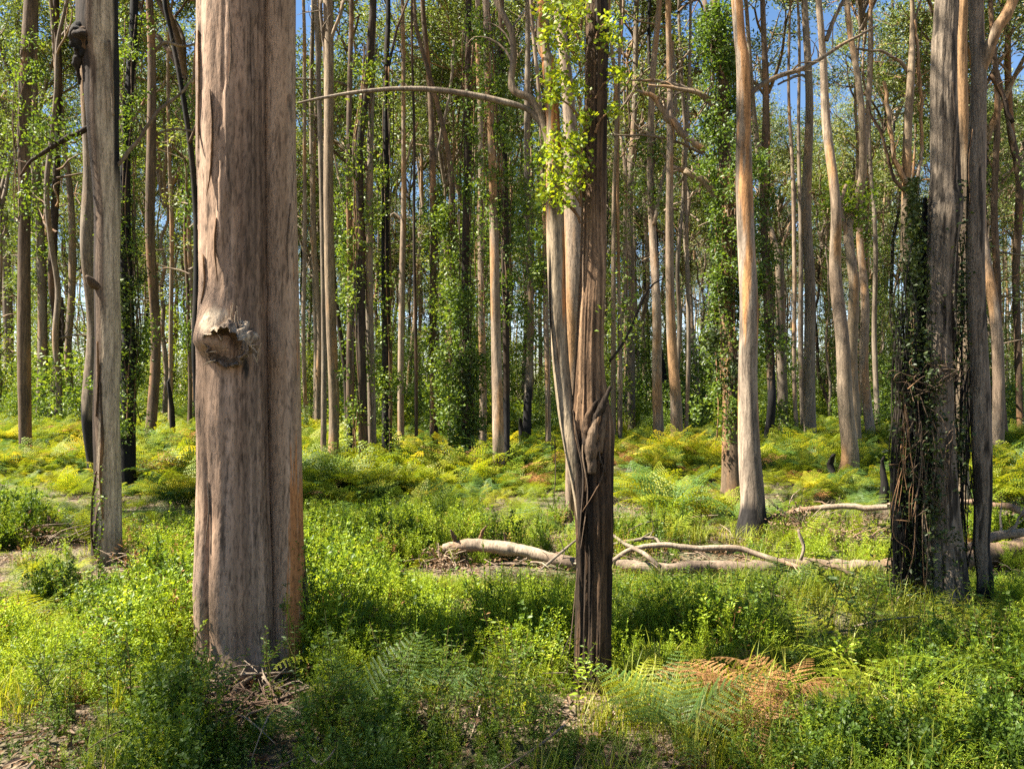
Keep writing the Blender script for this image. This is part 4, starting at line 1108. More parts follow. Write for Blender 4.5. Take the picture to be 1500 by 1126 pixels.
# dead bare limbs and side branches that leave a trunk
def side_limbs(v):
    rng = np.random.default_rng(500 + v)
    parts, cs = [], []
    for i in range(9):
        z = rng.uniform(4, 17); a = rng.uniform(0, 6.28); L = rng.uniform(1.4, 4.2)
        d = np.array([math.cos(a), math.sin(a), rng.uniform(.1, .9)])
        p = np.array([0, 0, z]); pts = [[*p, .055]]
        for k in range(6):
            d = d + rng.normal(size=3) * .33 + np.array([0, 0, .12]); d /= np.linalg.norm(d)
            p = p + d * L / 6; pts.append([*p, .05 * (1 - .13 * (k + 1))])
        Vt, Ft = tube(np.array(pts), 5, .3, cap=False)
        parts.append((Vt, Ft, bark_col(Vt, ['grey', 'pale', 'brown'][i % 3], v)))
        for b in (2, 4):
            e = d + rng.normal(size=3) * .8; e /= np.linalg.norm(e)
            q0 = np.array(pts[b][:3]); fp = [pts[b][:3] + [pts[b][3] * .6], [*(q0 + e * L * .16 + rng.normal(size=3) * .06), .02], [*(q0 + e * L * .32), .012]]
            Vt, Ft = tube(np.array(fp), 4, .3, cap=False)
            parts.append((Vt, Ft, bark_col(Vt, 'pale', v)))
            if i % 2 == 0: cs.append(q0 + e * L * .32 + rng.normal(size=(30, 3)) * .22)
        if i % 2 == 0:
            for q in (pts[-1], pts[-2]):
                cs.append(np.array(q[:3]) + rng.normal(size=(60, 3)) * .32)
    V, F, Cc = merge(parts)
    cen = np.vstack(cs)
    Vl, Fl = leaves(cen, rng.uniform(.12, .22, len(cen)), rng, .36, .4)
    return make_mesh('limbs', V, F, BARK_FAR, Cc, smooth=True), make_mesh('leafy_shoots', Vl, Fl, CROWN)
LV = [side_limbs(v) for v in range(5)]

ZONES = [(-1e9, 90, 'at the far left edge of the photo'), (90, 210, 'behind the peeling tree'), (210, 300, 'left of the burled tree'), (300, 450, 'behind the burled tree'),
         (450, 560, 'just right of the burled tree'), (560, 650, 'behind the slim pinkish trunk'), (650, 760, 'behind the clean grey centre trunk'), (760, 890, 'behind the dark split tree'),
         (890, 1010, 'behind the close pair of stout trunks'), (1010, 1120, 'behind the orange and cream trunk'), (1120, 1210, 'behind the straight tall grey trunk'),
         (1210, 1300, 'behind the sweeping and forked trunks'), (1300, 1430, 'behind the creeper hung stems'), (1430, 1e9, 'at the far right edge of the photo')]
def far_label(px, d, sty, leafy):
    z = [l for a, b, l in ZONES if a <= px < b][0]
    return 'slim %s trunk%s, %s %s' % ({'black': 'blackened', 'orange': 'orange'}.get(sty, sty), ' clothed in leaves' if leafy else '', 'far back' if d > 44 else 'midway back', z)
def far_tree(x, y, rng, height, width, label, group, leafy=.3, crown=1.15, limbs=1.0, v=None):
    v = int(rng.integers(0, len(TV))) if v is None else v
    me, Q, sty = TV[v]
    z = tz(x, y)
    root = thing('tall_tree', label, 'tree', (x, y, z), group)
    sz = height / 21.0; sx = width / .26
    rot = rng.uniform(0, 6.283)
    t = link('trunk', me, root); t.scale = (sx, sx, sz); t.rotation_euler.z = rot
    q = Q[-1]
    top = Vector((q[0] * sx, q[1] * sx, q[2] * sz)); top.rotate(Matrix.Rotation(rot, 3, 'Z'))
    put_crown(root, tuple(top), crown * rng.uniform(.85, 1.2), int(rng.integers(0, 9)), rng)
    if rng.random() < limbs:
        li, le = LV[int(rng.integers(0, 5))]
        r2 = rng.uniform(0, 6.28)
        for nm, m in (('limbs', li), ('leafy_shoots', le)):
            o = link(nm, m, root); o.rotation_euler.z = r2; o.scale = (1, 1, sz); o['kind'] = 'stuff'
    has = rng.random() < leafy
    if label is None: root['label'] = far_label(750 + x / y * FPX, y, sty, has)
    if has:
        o = link('leafy_shoots', SV[int(rng.integers(0, 4))], root, (0, 0, rng.uniform(0, 3)))
        s = rng.uniform(.7, 1.15); o.scale = (s, s, rng.uniform(.8, 1.5)); o.rotation_euler.z = rng.uniform(0, 6.28); o['kind'] = 'stuff'
    return root

rng = np.random.default_rng(77)
placed = []
N_FAR = 150
tries = 0
while len(placed) < N_FAR and tries < 20000:
    tries += 1
    d = 24 + 44 * rng.random() ** .75
    px = rng.uniform(-40, 1540)
    x = (px - 750) / FPX * d
    if any((x - a) ** 2 + (d - b) ** 2 < 2.0 for a, b in placed): continue
    placed.append((x, d))
    far_tree(x, d, rng, rng.uniform(9, 22), rng.uniform(.15, .30), None, 'slim trunks of the dense stand behind', leafy=.5)

# unseen trees added out of frame at left, so their crowns shade the foreground
SIDE = [(-10.6, 0.55, 12.5, .62, 2), (-12.4, 1.2, 14.5, .5, 6), (-9.0, 0.75, 12.5, .55, 4), (-14.6, 10.4, 13, .75, 0), (-8.7, 5.75, 12.8, .36, 3), (-13.6, 7.8, 13.5, .40, 8)]
rng = np.random.default_rng(78)
for i, (x, y, h, cs, v) in enumerate(SIDE):
    r2 = far_tree(x, y, rng, h, .34, 'tall trunk unseen beyond the left of the frame, added to shade the clearing', 'unseen shade trees beside the clearing', 0, cs, 0, v)
    if i in (0, 1, 2, 3): put_crown(r2, (.3, .2, h - .3), cs, v + 3, rng)  # second overlapping crown added to thicken the cast shade

# the wood goes on behind as one mass
def scatter(name, label, pts, rotz, scale, idx, protos, tilt=None, kind='stuff'):
    col = bpy.data.collections.new(name + '_shapes')
    for i, p in enumerate(protos):
        p.name = '%s_shape_%02d' % (name, i)
        col.objects.link(p)
    me = bpy.data.meshes.new(name)
    n = len(pts)
    me.vertices.add(n); me.vertices.foreach_set('co', np.asarray(pts, np.float32).ravel())
    r = np.zeros((n, 3), np.float32); r[:, 2] = rotz
    if tilt is not None: r[:, 0] = tilt
    a = me.attributes.new('turn', 'FLOAT_VECTOR', 'POINT'); a.data.foreach_set('vector', r.ravel())
    a = me.attributes.new('size', 'FLOAT', 'POINT'); a.data.foreach_set('value', np.asarray(scale, np.float32))
    a = me.attributes.new('pick', 'INT', 'POINT'); a.data.foreach_set('value', np.asarray(idx, np.int32))
    o = link(name, me)
    tag(o, label, kind=kind)
    ng = bpy.data.node_groups.new(name, 'GeometryNodeTree')
    ng.interface.new_socket('Geometry', in_out='INPUT', socket_type='NodeSocketGeometry')
    ng.interface.new_socket('Geometry', in_out='OUTPUT', socket_type='NodeSocketGeometry')
    N = ng.nodes
    gi, go = N.new('NodeGroupInput'), N.new('NodeGroupOutput')
    ci = N.new('GeometryNodeCollectionInfo')
    ci.inputs['Collection'].default_value = col
    ci.inputs['Separate Children'].default_value = True
    ci.inputs['Reset Children'].default_value = True
    ip = N.new('GeometryNodeInstanceOnPoints')
    ip.inputs['Pick Instance'].default_value = True
    def attr(nm, t):
        q = N.new('GeometryNodeInputNamedAttribute'); q.data_type = t; q.inputs['Name'].default_value = nm
        return q.outputs['Attribute']
    ng.links.new(gi.outputs[0], ip.inputs['Points'])
    ng.links.new(ci.outputs[0], ip.inputs['Instance'])
    ng.links.new(attr('pick', 'INT'), ip.inputs['Instance Index'])
    e2r = N.new('FunctionNodeEulerToRotation')
    ng.links.new(attr('turn', 'FLOAT_VECTOR'), e2r.inputs[0])
    ng.links.new(e2r.outputs[0], ip.inputs['Rotation'])
    ng.links.new(attr('size', 'FLOAT'), ip.inputs['Scale'])
    ng.links.new(ip.outputs[0], go.inputs[0])
    mod = o.modifiers.new('scatter', 'NODES'); mod.node_group = ng
    return o

def whole_tree(v):
    """a trunk with its crown as one shape, for the far mass"""
    me, Q, _ = TV[v]
    rng = np.random.default_rng(600 + v)
    def read(m):
        V = np.empty(len(m.vertices) * 3, np.float32); m.vertices.foreach_get('co', V)
        L = np.empty(len(m.loops), np.int32); m.loops.foreach_get('vertex_index', L)
        return V.reshape(-1, 3), L
    V1, L1 = read(me)
    limbs, fol, _ = CROWNS[v % 9]
    V2, L2 = read(limbs)
    V3, L3 = read(fol)
    V3 = V3.reshape(-1, 4, 3); V3 = V3[rng.random(len(V3)) < .6].reshape(-1, 3)
    k = np.arange(len(V3) // 4)[:, None] * 4
    s = 1.25
    V2 = V2 * s + Q[-1, :3]; V3 = V3 * s + Q[-1, :3]
    m = bpy.data.meshes.new('far_tree')
    n1, n2 = len(V1), len(V2)
    quads = np.vstack([L1.reshape(-1, 4), L2.reshape(-1, 4) + n1])
    tris = np.hstack([k, k + 1, k + 2, k, k + 2, k + 3]).reshape(-1, 3) + n1 + n2
    V = np.vstack([V1, V2, V3])
    m.vertices.add(len(V)); m.vertices.foreach_set('co', V.astype(np.float32).ravel())
    loops = np.concatenate([quads.ravel(), tris.ravel()]).astype(np.int32)
    m.loops.add(len(loops)); m.loops.foreach_set('vertex_index', loops)
    tot = np.concatenate([np.full(len(quads), 4), np.full(len(tris), 3)]).astype(np.int32)
    m.polygons.add(len(tot))
    m.polygons.foreach_set('loop_start', (np.cumsum(tot) - tot).astype(np.int32)); m.polygons.foreach_set('loop_total', tot)
    m.polygons.foreach_set('material_index', np.concatenate([np.zeros(len(quads)), np.ones(len(tris))]).astype(np.int32))
    m.materials.append(BARK_FAR); m.materials.append(CROWN)
    c = bark_col(V[:n1 + n2], ['grey', 'pale', 'orange', 'pale'][v % 4], v)
    c4 = np.ones((len(V), 4), np.float32); c4[:n1 + n2, :3] = c
    a = m.attributes.new('tint', 'FLOAT_COLOR', 'POINT'); a.data.foreach_set('color', c4.ravel())
    m.update(calc_edges=True)
    return bpy.data.objects.new('far_tree', m)
rng = np.random.default_rng(79)
n = 560
d = 58 + 80 * rng.random(n)
x = (rng.uniform(-120, 1620, n) - 750) / FPX * d
pts = np.stack([x, d, terrain(x, d) - .1], -1)
scatter('distant_woodland', 'dim mass of far trunks and crowns closing the view', pts, rng.uniform(0, 6.28, n), rng.uniform(.45, .95, n), rng.integers(0, 6, n), [whole_tree(v) for v in range(6)])

# leafy understorey trees that fill the space between the far trunks
def under_tree(v):
    rng = np.random.default_rng(650 + v)
    h = rng.uniform(5, 8)
    k = 70
    z = h * (.08 + .92 * rng.random(k)); a = rng.uniform(0, 6.28, k); r = np.sqrt(rng.random(k)) * 1.7 * (1.05 - .55 * z / h)
    cc = np.stack([r * np.cos(a), r * np.sin(a), z], -1)
    n = 1900
    cen = cc[rng.integers(0, k, n)] + rng.normal(size=(n, 3)) * np.array([.32, .32, .22])
    me = make_mesh('under_tree', *leaves(cen, rng.uniform(.10, .20, n), rng, .42, .35), [EPI, EPI_Y, EPI_Y, EPI, CROWN][v])
    return bpy.data.objects.new('under_tree', me)
rng = np.random.default_rng(81)
n = 440
d = 32 + 93 * rng.random(n) ** .9
x = (rng.uniform(-120, 1620, n) - 750) / FPX * d
pts = np.stack([x, d, terrain(x, d) - .1], -1)
scatter('leafy_understorey', 'green leafy understorey filling the gaps between far trunks', pts, rng.uniform(0, 6.28, n), rng.uniform(.5, 1.2, n) * np.interp(d, [30, 60, 125], [.7, 1, 1.7]), rng.integers(0, 5, n), [under_tree(v) for v in range(5)])

# leafy shrubs and saplings under the far trees
def shrub_mesh(seed, h=1.6, n=900, rad=.7, mat=EPI, ls=(.07, .13)):
    rng = np.random.default_rng(seed)
    k = 26
    a = rng.uniform(0, 6.28, k); z = h * rng.random(k) ** .8
    r = rad * np.sqrt(rng.random(k)) * (1.1 - .6 * z / h)
    cc = np.stack([r * np.cos(a), r * np.sin(a), z], -1)
    cen = cc[rng.integers(0, k, n)] + rng.normal(size=(n, 3)) * .15
    cen[:, 2] = np.abs(cen[:, 2])
    return make_mesh('shrub', *leaves(cen, rng.uniform(ls[0], ls[1], n), rng, .5, .2), mat)
SHM = [shrub_mesh(700 + i, rng.uniform(1.2, 2.2), 900, rng.uniform(.5, .9), [EPI, HERB_D, EPI_Y, EPI, EPI][i]) for i in range(5)]
n = 780
d = 27 + 62 * rng.random(n) ** .9
x = (rng.uniform(-80, 1580, n) - 750) / FPX * d
pts = np.stack([x, d, terrain(x, d) - .05], -1)
scatter('shrub_layer', 'dense leafy shrubs filling the ground between the far trunks', pts, rng.uniform(0, 6.28, n), rng.uniform(.5, 1.15, n) * np.where(rng.random(n) < .2, 1.6, 1), rng.integers(0, 5, n), [bpy.data.objects.new('shrub', m) for m in SHM])
# ------------------------------------------------------------------ fallen wood
def G(x, y, z=0.0):                            # ground point a photo pixel shows
    d = FPX * (CAM_H - z) / (y - HOR)
    return np.array([(x - 750) / FPX * d, d, z])

def log(name, label, cat, pts, sty, sides=20, rough=.12, step=.05, lift=None, group=None, seed=0, mat=None):
    """pts (x,y of the log's middle, width px). lies on the ground"""
    P = []
    for (x, y, w, *l) in pts:
        z = l[0] if l else 0
        d = FPX * CAM_H / (y + w * .5 - HOR) if not l else l[1]
        r = w * (.42 if w > 20 else .5) / FPX * d
        q = W(x, y, d)
        if not l: q[2] = tz(q[0], d) + r * .95 + .03
        P.append([*q, r])
    P = np.array(P)
    b = P[0, :3].copy()
    P[:, :3] -= b
    if len(P) > 2 and P[:, 3].max() < .05:
        V, F = limb_geo(P, sides, step, rough * 1.5, seed + 900, twigs=(cat == 'branch' and seed % 3 == 0))
    else:
        V, F = tube(P, max(sides, 28), .03, rough=rough * 1.9, seed=seed + 3)
    root = thing(name, label, cat, b, group)
    link('wood', make_mesh('wood', V, F, mat or WOOD, bark_col(V[:, [2, 1, 0]] , sty, seed + 2), smooth=True), root)
    return root, b

STY['logpale'] = ((.46, .38, .30), (.24, .185, .145), (.30, .19, .13), .30)
STY['logbrown'] = ((.27, .19, .13), (.17, .12, .085), (.34, .24, .16), .25)
r_, b_ = log('fallen_log', 'weathered pale log with broken branch stubs at its left end', 'log', [(650, 803, 13, 0, 7.45), (672, 800, 18, 0, 7.42), (700, 798, 21, 0, 7.4), (735, 801, 20, 0, 7.35), (775, 809, 21, 0, 7.3), (815, 820, 22, 0, 7.2), (852, 830, 20, 0, 7.15)], 'logpale', seed=1, rough=.16)
for a, b, w in (((668, 792), (660, 776), 7), ((700, 790), (712, 770), 6), ((742, 794), (738, 780), 5)):
    V, F = tube(np.array([[*(W(a[0], a[1] + 6, 7.45) - b_), w / FPX * 3.6], [*(W((a[0] + b[0]) / 2, (a[1] + b[1]) / 2, 7.4) - b_), w / FPX * 3.2], [*(W(b[0], b[1], 7.36) - b_), w / FPX * 1.2]]), 10, .012, rough=.6, seed=w)
    link('broken_stub', make_mesh('broken_stub', V, F, WOOD, bark_col(V, 'brown', w), smooth=True), r_)
log('fallen_log', 'long pale fallen trunk lying across the clearing behind the split tree', 'log', [(880, 830, 20.5), (960, 835, 22), (1040, 832, 22), (1110, 833, 24), (1180, 827, 24), (1260, 828, 26), (1330, 820, 26)], 'logpale', seed=7, rough=.22)
log('fallen_log', 'thick brown fallen trunk at the right edge beyond the shaded stems', 'log', [(1300, 826, 34), (1380, 816, 36), (1440, 806, 36), (1500, 798, 38), (1580, 790, 40)], 'logbrown', seed=9)
log('fallen_log', 'dark grey log poking in from the left edge', 'log', [(-60, 728, 14), (-10, 736, 14), (25, 743, 11), (46, 748, 7)], 'grey', 14, seed=11)
log('fallen_log', 'short dark log end beside the right flank of the burled tree', 'log', [(466, 808, 14), (490, 822, 15), (512, 834, 12)], 'brown', 14, seed=12)
log('fallen_branch', 'pale curving fallen branch in front of the long fallen trunk', 'branch', [(890, 826, 6, 0, 7.1), (925, 806, 7, 0, 7.2), (975, 800, 8, 0, 7.2), (1040, 802, 9, 0, 7.2), (1090, 806, 9, 0, 7.2), (1130, 818, 8, 0, 7.1), (1175, 832, 6, 0, 6.9)], 'logpale', 10, seed=13)
log('fallen_branch', 'grey stick leaning on the fallen trunk just right of the split tree', 'branch', [(893, 781, 4, 0, 7.6), (925, 800, 6, 0, 7.2), (950, 815, 7, 0, 6.9), (968, 827, 5, 0, 6.8)], 'grey', 8, seed=14)
log('fallen_branch', 'thin bent twig arching over the curving fallen branch', 'branch', [(880, 800, 3, 0, 7.5), (920, 793, 5, 0, 7.5), (955, 788, 5, 0, 7.5), (966, 798, 4, 0, 7.4)], 'grey', 8, seed=15)
log('fallen_branch', 'long pale bare branch held above the ground left of the dead creeper', 'branch', [(1112, 764, 5, 0, 9.4), (1150, 752, 7, 0, 9.2), (1195, 744, 8, 0, 9.1), (1240, 741, 9, 0, 9.0), (1290, 742, 9, 0, 8.9), (1330, 736, 10, 0, 8.8)], 'logpale', 10, seed=16)
log('fallen_branch', 'pale bare branch sloping down to the right edge', 'branch', [(1395, 734, 9, 0, 8.7), (1430, 736, 9, 0, 8.7), (1465, 742, 10, 0, 8.6), (1500, 750, 11, 0, 8.5), (1560, 765, 11, 0, 8.4)], 'logpale', 10, seed=17)
log('fallen_branch', 'curved branch lying on the thick brown trunk at right', 'branch', [(1408, 806, 9, 0, 7.0), (1440, 794, 12, 0, 7.0), (1470, 785, 13, 0, 7.1), (1500, 781, 13, 0, 7.1), (1560, 776, 12, 0, 7.2)], 'logpale', 10, seed=18)
log('dead_stick', 'upright crooked pale stick in front of the dead brush', 'stick', [(1173, 820, 5, 0, 7.0), (1175, 800, 5, 0, 7.0), (1170, 785, 5, 0, 7.0), (1168, 775, 3, 0, 7.0)], 'logpale', 8, seed=19)
log('dead_stick', 'short upright broken stick left of the peeling tree', 'stick', [(75, 805, 5, 0, 8.3), (73, 790, 4, 0, 8.3), (70, 772, 4, 0, 8.3), (71, 756, 4, 0, 8.3)], 'brown', 8, seed=20)
log('fallen_branch', 'pale forked stick lying at the foot of the weathered log', 'branch', [(845, 790, 3, 0, 7.3), (825, 806, 4, 0, 7.1), (805, 822, 4, 0, 6.9), (792, 833, 3, 0, 6.8)], 'grey', 8, seed=21)
log('fallen_branch', 'thin bare stick lying in the sunlit ferns left of the weathered log', 'branch', [(588, 760, 3, 0, 8.8), (612, 768, 5, 0, 8.6), (634, 778, 5, 0, 8.5)], 'logpale', 8, seed=22)
log('fallen_branch', 'thin dark branch sloping through the weeds left of the dead creeper', 'branch', [(1195, 820, 4, 0, 6.8), (1225, 832, 6, 0, 6.6), (1262, 850, 6, 0, 6.4), (1290, 868, 4, 0, 6.3)], 'brown', 8, seed=23)
log('fallen_branch', 'short pale branch end among weeds left of the dead creeper', 'branch', [(1258, 860, 5, 0, 6.2), (1285, 854, 8, 0, 6.2), (1310, 850, 6, 0, 6.2)], 'logpale', 8, seed=24)
log('fallen_branch', 'pale stick slanting up through the bright herbs in the middle foreground', 'branch', [(515, 962, 3, 0, 4.8), (535, 945, 4, 0, 4.9), (562, 922, 3, 0, 5.0)], 'logpale', 8, seed=25)
log('fallen_branch', 'brown branch lying in the right foreground ferns', 'branch', [(1290, 1000, 5, 0, 4.2), (1350, 1035, 9, 0, 3.95), (1420, 1065, 11, 0, 3.8), (1480, 1090, 8, 0, 3.7)], 'logbrown', 8, seed=26)
log('fallen_branch', 'thin dark twig rising from the dead fern at lower right', 'branch', [(1042, 1068, 2, 0, 3.9), (1065, 1050, 4, 0, 3.9), (1084, 1038, 3, 0, 3.9)], 'dark', 8, seed=27)
for i, (pts, lab) in enumerate([([(255, 1012, 8), (290, 1010, 10), (322, 1006, 7)], 'flat brown bark slab lying at the left foot of the burled tree'),
                                ([(336, 1038, 6), (352, 1022, 9), (372, 1010, 7)], 'curled orange bark strip at the foot of the burled tree'),
                                ([(330, 1052, 5), (352, 1042, 6), (376, 1034, 4)], 'second curled bark strip just below the orange one'),
                                ([(450, 1040, 6), (480, 1032, 7), (505, 1024, 4)], 'grey bark strip at the right foot of the burled tree'),
                                ([(925, 1118, 5), (903, 1122, 9), (884, 1117, 5)], 'reddish bark scrap at the bottom edge'),
                                ([(425, 1102, 7), (445, 1098, 9), (462, 1097, 6)], 'brown bark scrap in the shaded foreground')]):
    log('bark_strip', lab, 'bark', pts, ['brown', 'orange', 'orange', 'grey', 'orange', 'brown'][i], 8, .3, .03, seed=30 + i, mat=BARK)

# a small grey marker board on a stake
d = 4.75
p = G(1010, 1010); d = 4.9
bx = W(1008, 973, d); z0 = tz(bx[0], d)
rt = thing('marker_board', 'small square grey board on a dark stake among the weeds', 'marker', (bx[0], d, z0))
def box(x0, x1, y0, y1, z0, z1):
    V = np.array([[x, y, z] for x in (x0, x1) for y in (y0, y1) for z in (z0, z1)], float)
    F = np.array([[0, 1, 3, 2], [4, 6, 7, 5], [0, 4, 5, 1], [2, 3, 7, 6], [0, 2, 6, 4], [1, 5, 7, 3]])
    return V, F
hz = bx[2] - z0
V, F = box(-.036, .030, -.012, 0, hz - .035, hz + .035)
link('board', make_mesh('board', V, F, WOOD, np.ones((8, 3)) * np.array([.20, .19, .19])), rt)
V, F = box(.006, .022, -.030, -.0125, -.2, hz + .045)
link('stake', make_mesh('stake', V, F, WOOD, np.ones((8, 3)) * np.array([.05, .045, .04])), rt)

# ------------------------------------------------------------------ ferns
def frond_mesh(seed, Lf=.75, pairs=15, fine=True, mat=FERN, arch=1.0):
    rng = np.random.default_rng(seed)
    t = np.linspace(0, 1, 12)
    ang = np.radians(66) - np.radians(80) * arch * t ** 1.15
    dx = np.cos(ang) * Lf / 11; dz = np.sin(ang) * Lf / 11
    x = np.concatenate([[0], np.cumsum(dx)[:-1]]); z = np.concatenate([[0], np.cumsum(dz)[:-1]])
    side = rng.normal() * .05
    y = side * t ** 2 * Lf
    spine = np.stack([x, y, z], -1)
    cen, siz, dirs, asp = [], [], [], []
    tv = np.linspace(.24, .99, pairs)
    Vs, Fs, k = [], [], 0
    def quad(b, d, nrm, L, w):
        nonlocal k
        s = np.cross(d, nrm); s /= np.linalg.norm(s) + 1e-9
        m = b + d * L * .35 - nrm * L * .03
        Vs.extend([b, m + s * w / 2, b + d * L - nrm * L * .10, m - s * w / 2])
        Fs.extend([[k, k + 1, k + 2], [k, k + 2, k + 3]]); k += 4
    for tt in tv:
        p = np.array([np.interp(tt, t, spine[:, i]) for i in range(3)])
        p2 = np.array([np.interp(min(1, tt + .03), t, spine[:, i]) for i in range(3)])
        tan = p2 - p if tt < .97 else spine[-1] - spine[-2]
        tan /= np.linalg.norm(tan)
        nrm = np.cross(tan, [0, 1.0, 0]); nrm /= np.linalg.norm(nrm)
        if nrm[2] < 0: nrm = -nrm
        plen = Lf * .36 * (1 - (tt - .24) / .78) ** .8 * min(1, .55 + (tt - .2) * 4) * rng.uniform(.9, 1.1) + .01
        for sgn in (-1, 1):
            lat = np.cross(nrm, tan) * sgn
            d = lat * .9 + tan * .42 - nrm * .18 + rng.normal(size=3) * .05
            d /= np.linalg.norm(d)
            if not fine:
                quad(p, d, nrm, plen, plen * .30)
                continue
            m = max(3, int(plen / (.0135 if fine is True else .030)))
            for j in range(m):
                u = (j + .6) / m
                q = p + d * plen * u - nrm * plen * .10 * u ** 2
                l2 = (.009 + .055 * plen * (1 - u)) if fine is True else (.020 + .05 * plen * (1 - u))
                for s2 in (-1, 1):
                    e = np.cross(nrm, d) * s2 * .9 + d * .5
                    e /= np.linalg.norm(e)
                    quad(q, e, nrm, l2, .0115 if fine is True else .020)
            quad(p + d * plen * .93 - nrm * plen * .09, d, nrm, plen * .10 + .006, .006)
    P = np.column_stack([spine, .0038 * (1 - .75 * t)])
    Vt, Ft = tube(P, 3, .2, cap=False, presmoothed=True)
    Vl = np.array(Vs); Fl = np.array(Fs)
    tri = np.vstack([Ft[:, [0, 1, 2]], Ft[:, [0, 2, 3]]])
    return np.vstack([Vl, Vt]), np.vstack([Fl, tri + len(Vl)])
FR = {}
for nm, m in (('g', FERN), ('b', FERN_B), ('d', DEADFERN)):
    FR[nm] = [make_mesh('frond', *frond_mesh(800 + i, .74, 13, True, m, [.9, 1.15, .75, 1.3][i]), m) for i in range(4)]

def fern(loc, size, nf, kind, rng, label, group=None, cat='fern', spread=(0, 6.283), flat=0.0):
    root = thing('bracken_fern' if kind != 'd' else 'dead_fern', label, cat, loc, group)
    a0 = rng.uniform(0, 6.28)
    for i in range(nf):
        o = link('frond', FR[kind][int(rng.integers(0, 4))], root)
        a = a0 + 6.283 * i / nf + rng.normal() * .35 if spread[1] > 6 else rng.uniform(*spread)
        s = size * rng.uniform(.7, 1.15)
        o.scale = (s, s, s)
        o.rotation_euler = (rng.normal() * .22, rng.uniform(-.25, .35) + flat, a)
    return root
rng = np.random.default_rng(90)
OPEN = []
def gpt(x, y):
    q = G(x, y); return (q[0], q[1], tz(q[0], q[1]) - .02)
for (x, y, s, n, k, lab) in [
    (535, 1075, .62, 6, 'b', 'shaded fern in front of the right foot of the burled tree'),
    (430, 1105, .50, 5, 'b', 'low shaded fern at the bottom left of centre'),
    (990, 1110, .75, 7, 'b', 'dark blue green fern drooping at the bottom right of the split tree'),
    (1250, 1020, .80, 6, 'g', 'bright arching fern in front of the dead creeper'),
    (1310, 1075, .85, 7, 'g', 'large sunlit fern at lower right'),
    (1420, 1060, .7, 6, 'b', 'shaded fern near the lower right corner'),
    (930, 1060, .5, 6, 'g', 'small fern beside the foot of the split tree'),
    (1140, 1000, .5, 5, 'b', 'small dark fern behind the dead brown fern'),
    (370, 960, .35, 5, 'g', 'little fern catching light at the left of the leafy clump'),
    (1475, 930, .6, 5, 'g', 'bright fern at the right edge'),
    (20, 905, .5, 5, 'g', 'pale fern at the left edge'),
    (115, 812, .45, 6, 'b', 'blue green fern left of the foot of the peeling tree'),
    (645, 1050, .5, 5, 'b', 'dim fern right of the shaded one in the centre foreground')]:
    fern((lambda q: (q[0], q[1], q[2] + .05))(gpt(x, y)), s * .95, n + 1, k, rng, lab, 'bracken ferns')
    OPEN.append(gpt(x, y)[:2])
for (x, y, s, n, lab) in [(1085, 1062, .55, 8, 'dead brown fern collapsed at lower right'), (1150, 1045, .42, 6, 'smaller dead brown fern right of the collapsed one'), (1110, 1095, .4, 5, 'flattened brown fern at the bottom'),
                          (690, 935, .3, 4, 'withered brown fern in the bright middle herbs')]:
    fern((lambda q: (q[0], q[1], q[2] + .08))(gpt(x, y)), s * 1.2, n + 2, 'd', rng, lab, 'dead ferns', flat=.35)
    OPEN.append(gpt(x, y)[:2])

# many ferns: the nearest few hundred one by one, the rest as one mass
def clear(x, y, r=.22):
    return all((x - a) ** 2 + (y - b) ** 2 > r * r for a, b in TRUNKS)
TRUNKS = [(o.location.x, o.location.y) for o in C.objects if o.get('category') == 'tree' and o.location.y < 30]
FZ = [(-1e9, 300, 'fern in the undergrowth left of the burled tree'), (300, 600, 'fern in the undergrowth right behind the burled tree'), (600, 860, 'fern in the sunlit undergrowth before the clean grey centre trunk'),
      (860, 1110, 'fern in the undergrowth between the split tree and the orange and cream trunk'), (1110, 1320, 'fern in the undergrowth before the sweeping trunk'), (1320, 1e9, 'fern in the undergrowth beyond the shaded right stems')]
pts = []
for _ in range(60000):
    d = 6.4 + 33 * rng.random() ** .72 if rng.random() < .90 else 4.4 + 2.2 * rng.random()
    px = rng.uniform(-90, 1590)
    x = (px - 750) / FPX * d
    dens = float(fbm(np.array([[x * .5, d * .5, 2.0]]), 2)[0])
    want = np.interp(d, [4.4, 6, 7.2, 9, 10.5, 14, 40], [.30, .38, .5, .9, 1, 1, 1])
    if rng.random() > want * np.interp(dens, [.34, .46, .6], [.2, .85, 1]): continue
    if not clear(x, d) or (630 < px < 870 and 800 < HOR + FPX * CAM_H / d < 880): continue
    pts.append((x, d, px))
    if len(pts) >= 2600: break
pts.sort(key=lambda p: p[1])
for (x, d, px) in pts[:270]:
    k = 'g' if rng.random() < .72 else 'b'
    lab = [l for a, b, l in FZ if a <= px < b][0]
    fern((x, d, tz(x, d) - .02), rng.uniform(.45, .8) * (1 if d > 8 else .75), int(rng.integers(5, 8)), k, rng, ('green ' if k == 'g' else 'blue green ') + lab, 'bracken ferns')
def whole_fern(seed, mat, nf=8):
    rng = np.random.default_rng(seed)
    parts = []
    for i in range(nf):
        V, F = frond_mesh(seed * 3 + i, .75 * rng.uniform(.7, 1.15), 12, 'mid', mat, rng.uniform(.7, 1.3))
        a = 6.283 * i / nf + rng.normal() * .3
        M = np.array(Matrix.Rotation(a, 3, 'Z') @ Matrix.Rotation(rng.uniform(-.3, .3), 3, 'Y') @ Matrix.Rotation(rng.normal() * .2, 3, 'X'))
        parts.append((V @ M.T, F))
    V, F, _ = merge(parts)
    return bpy.data.objects.new('fern', make_mesh('fern', V, F, mat))
rest = np.array(pts[270:])
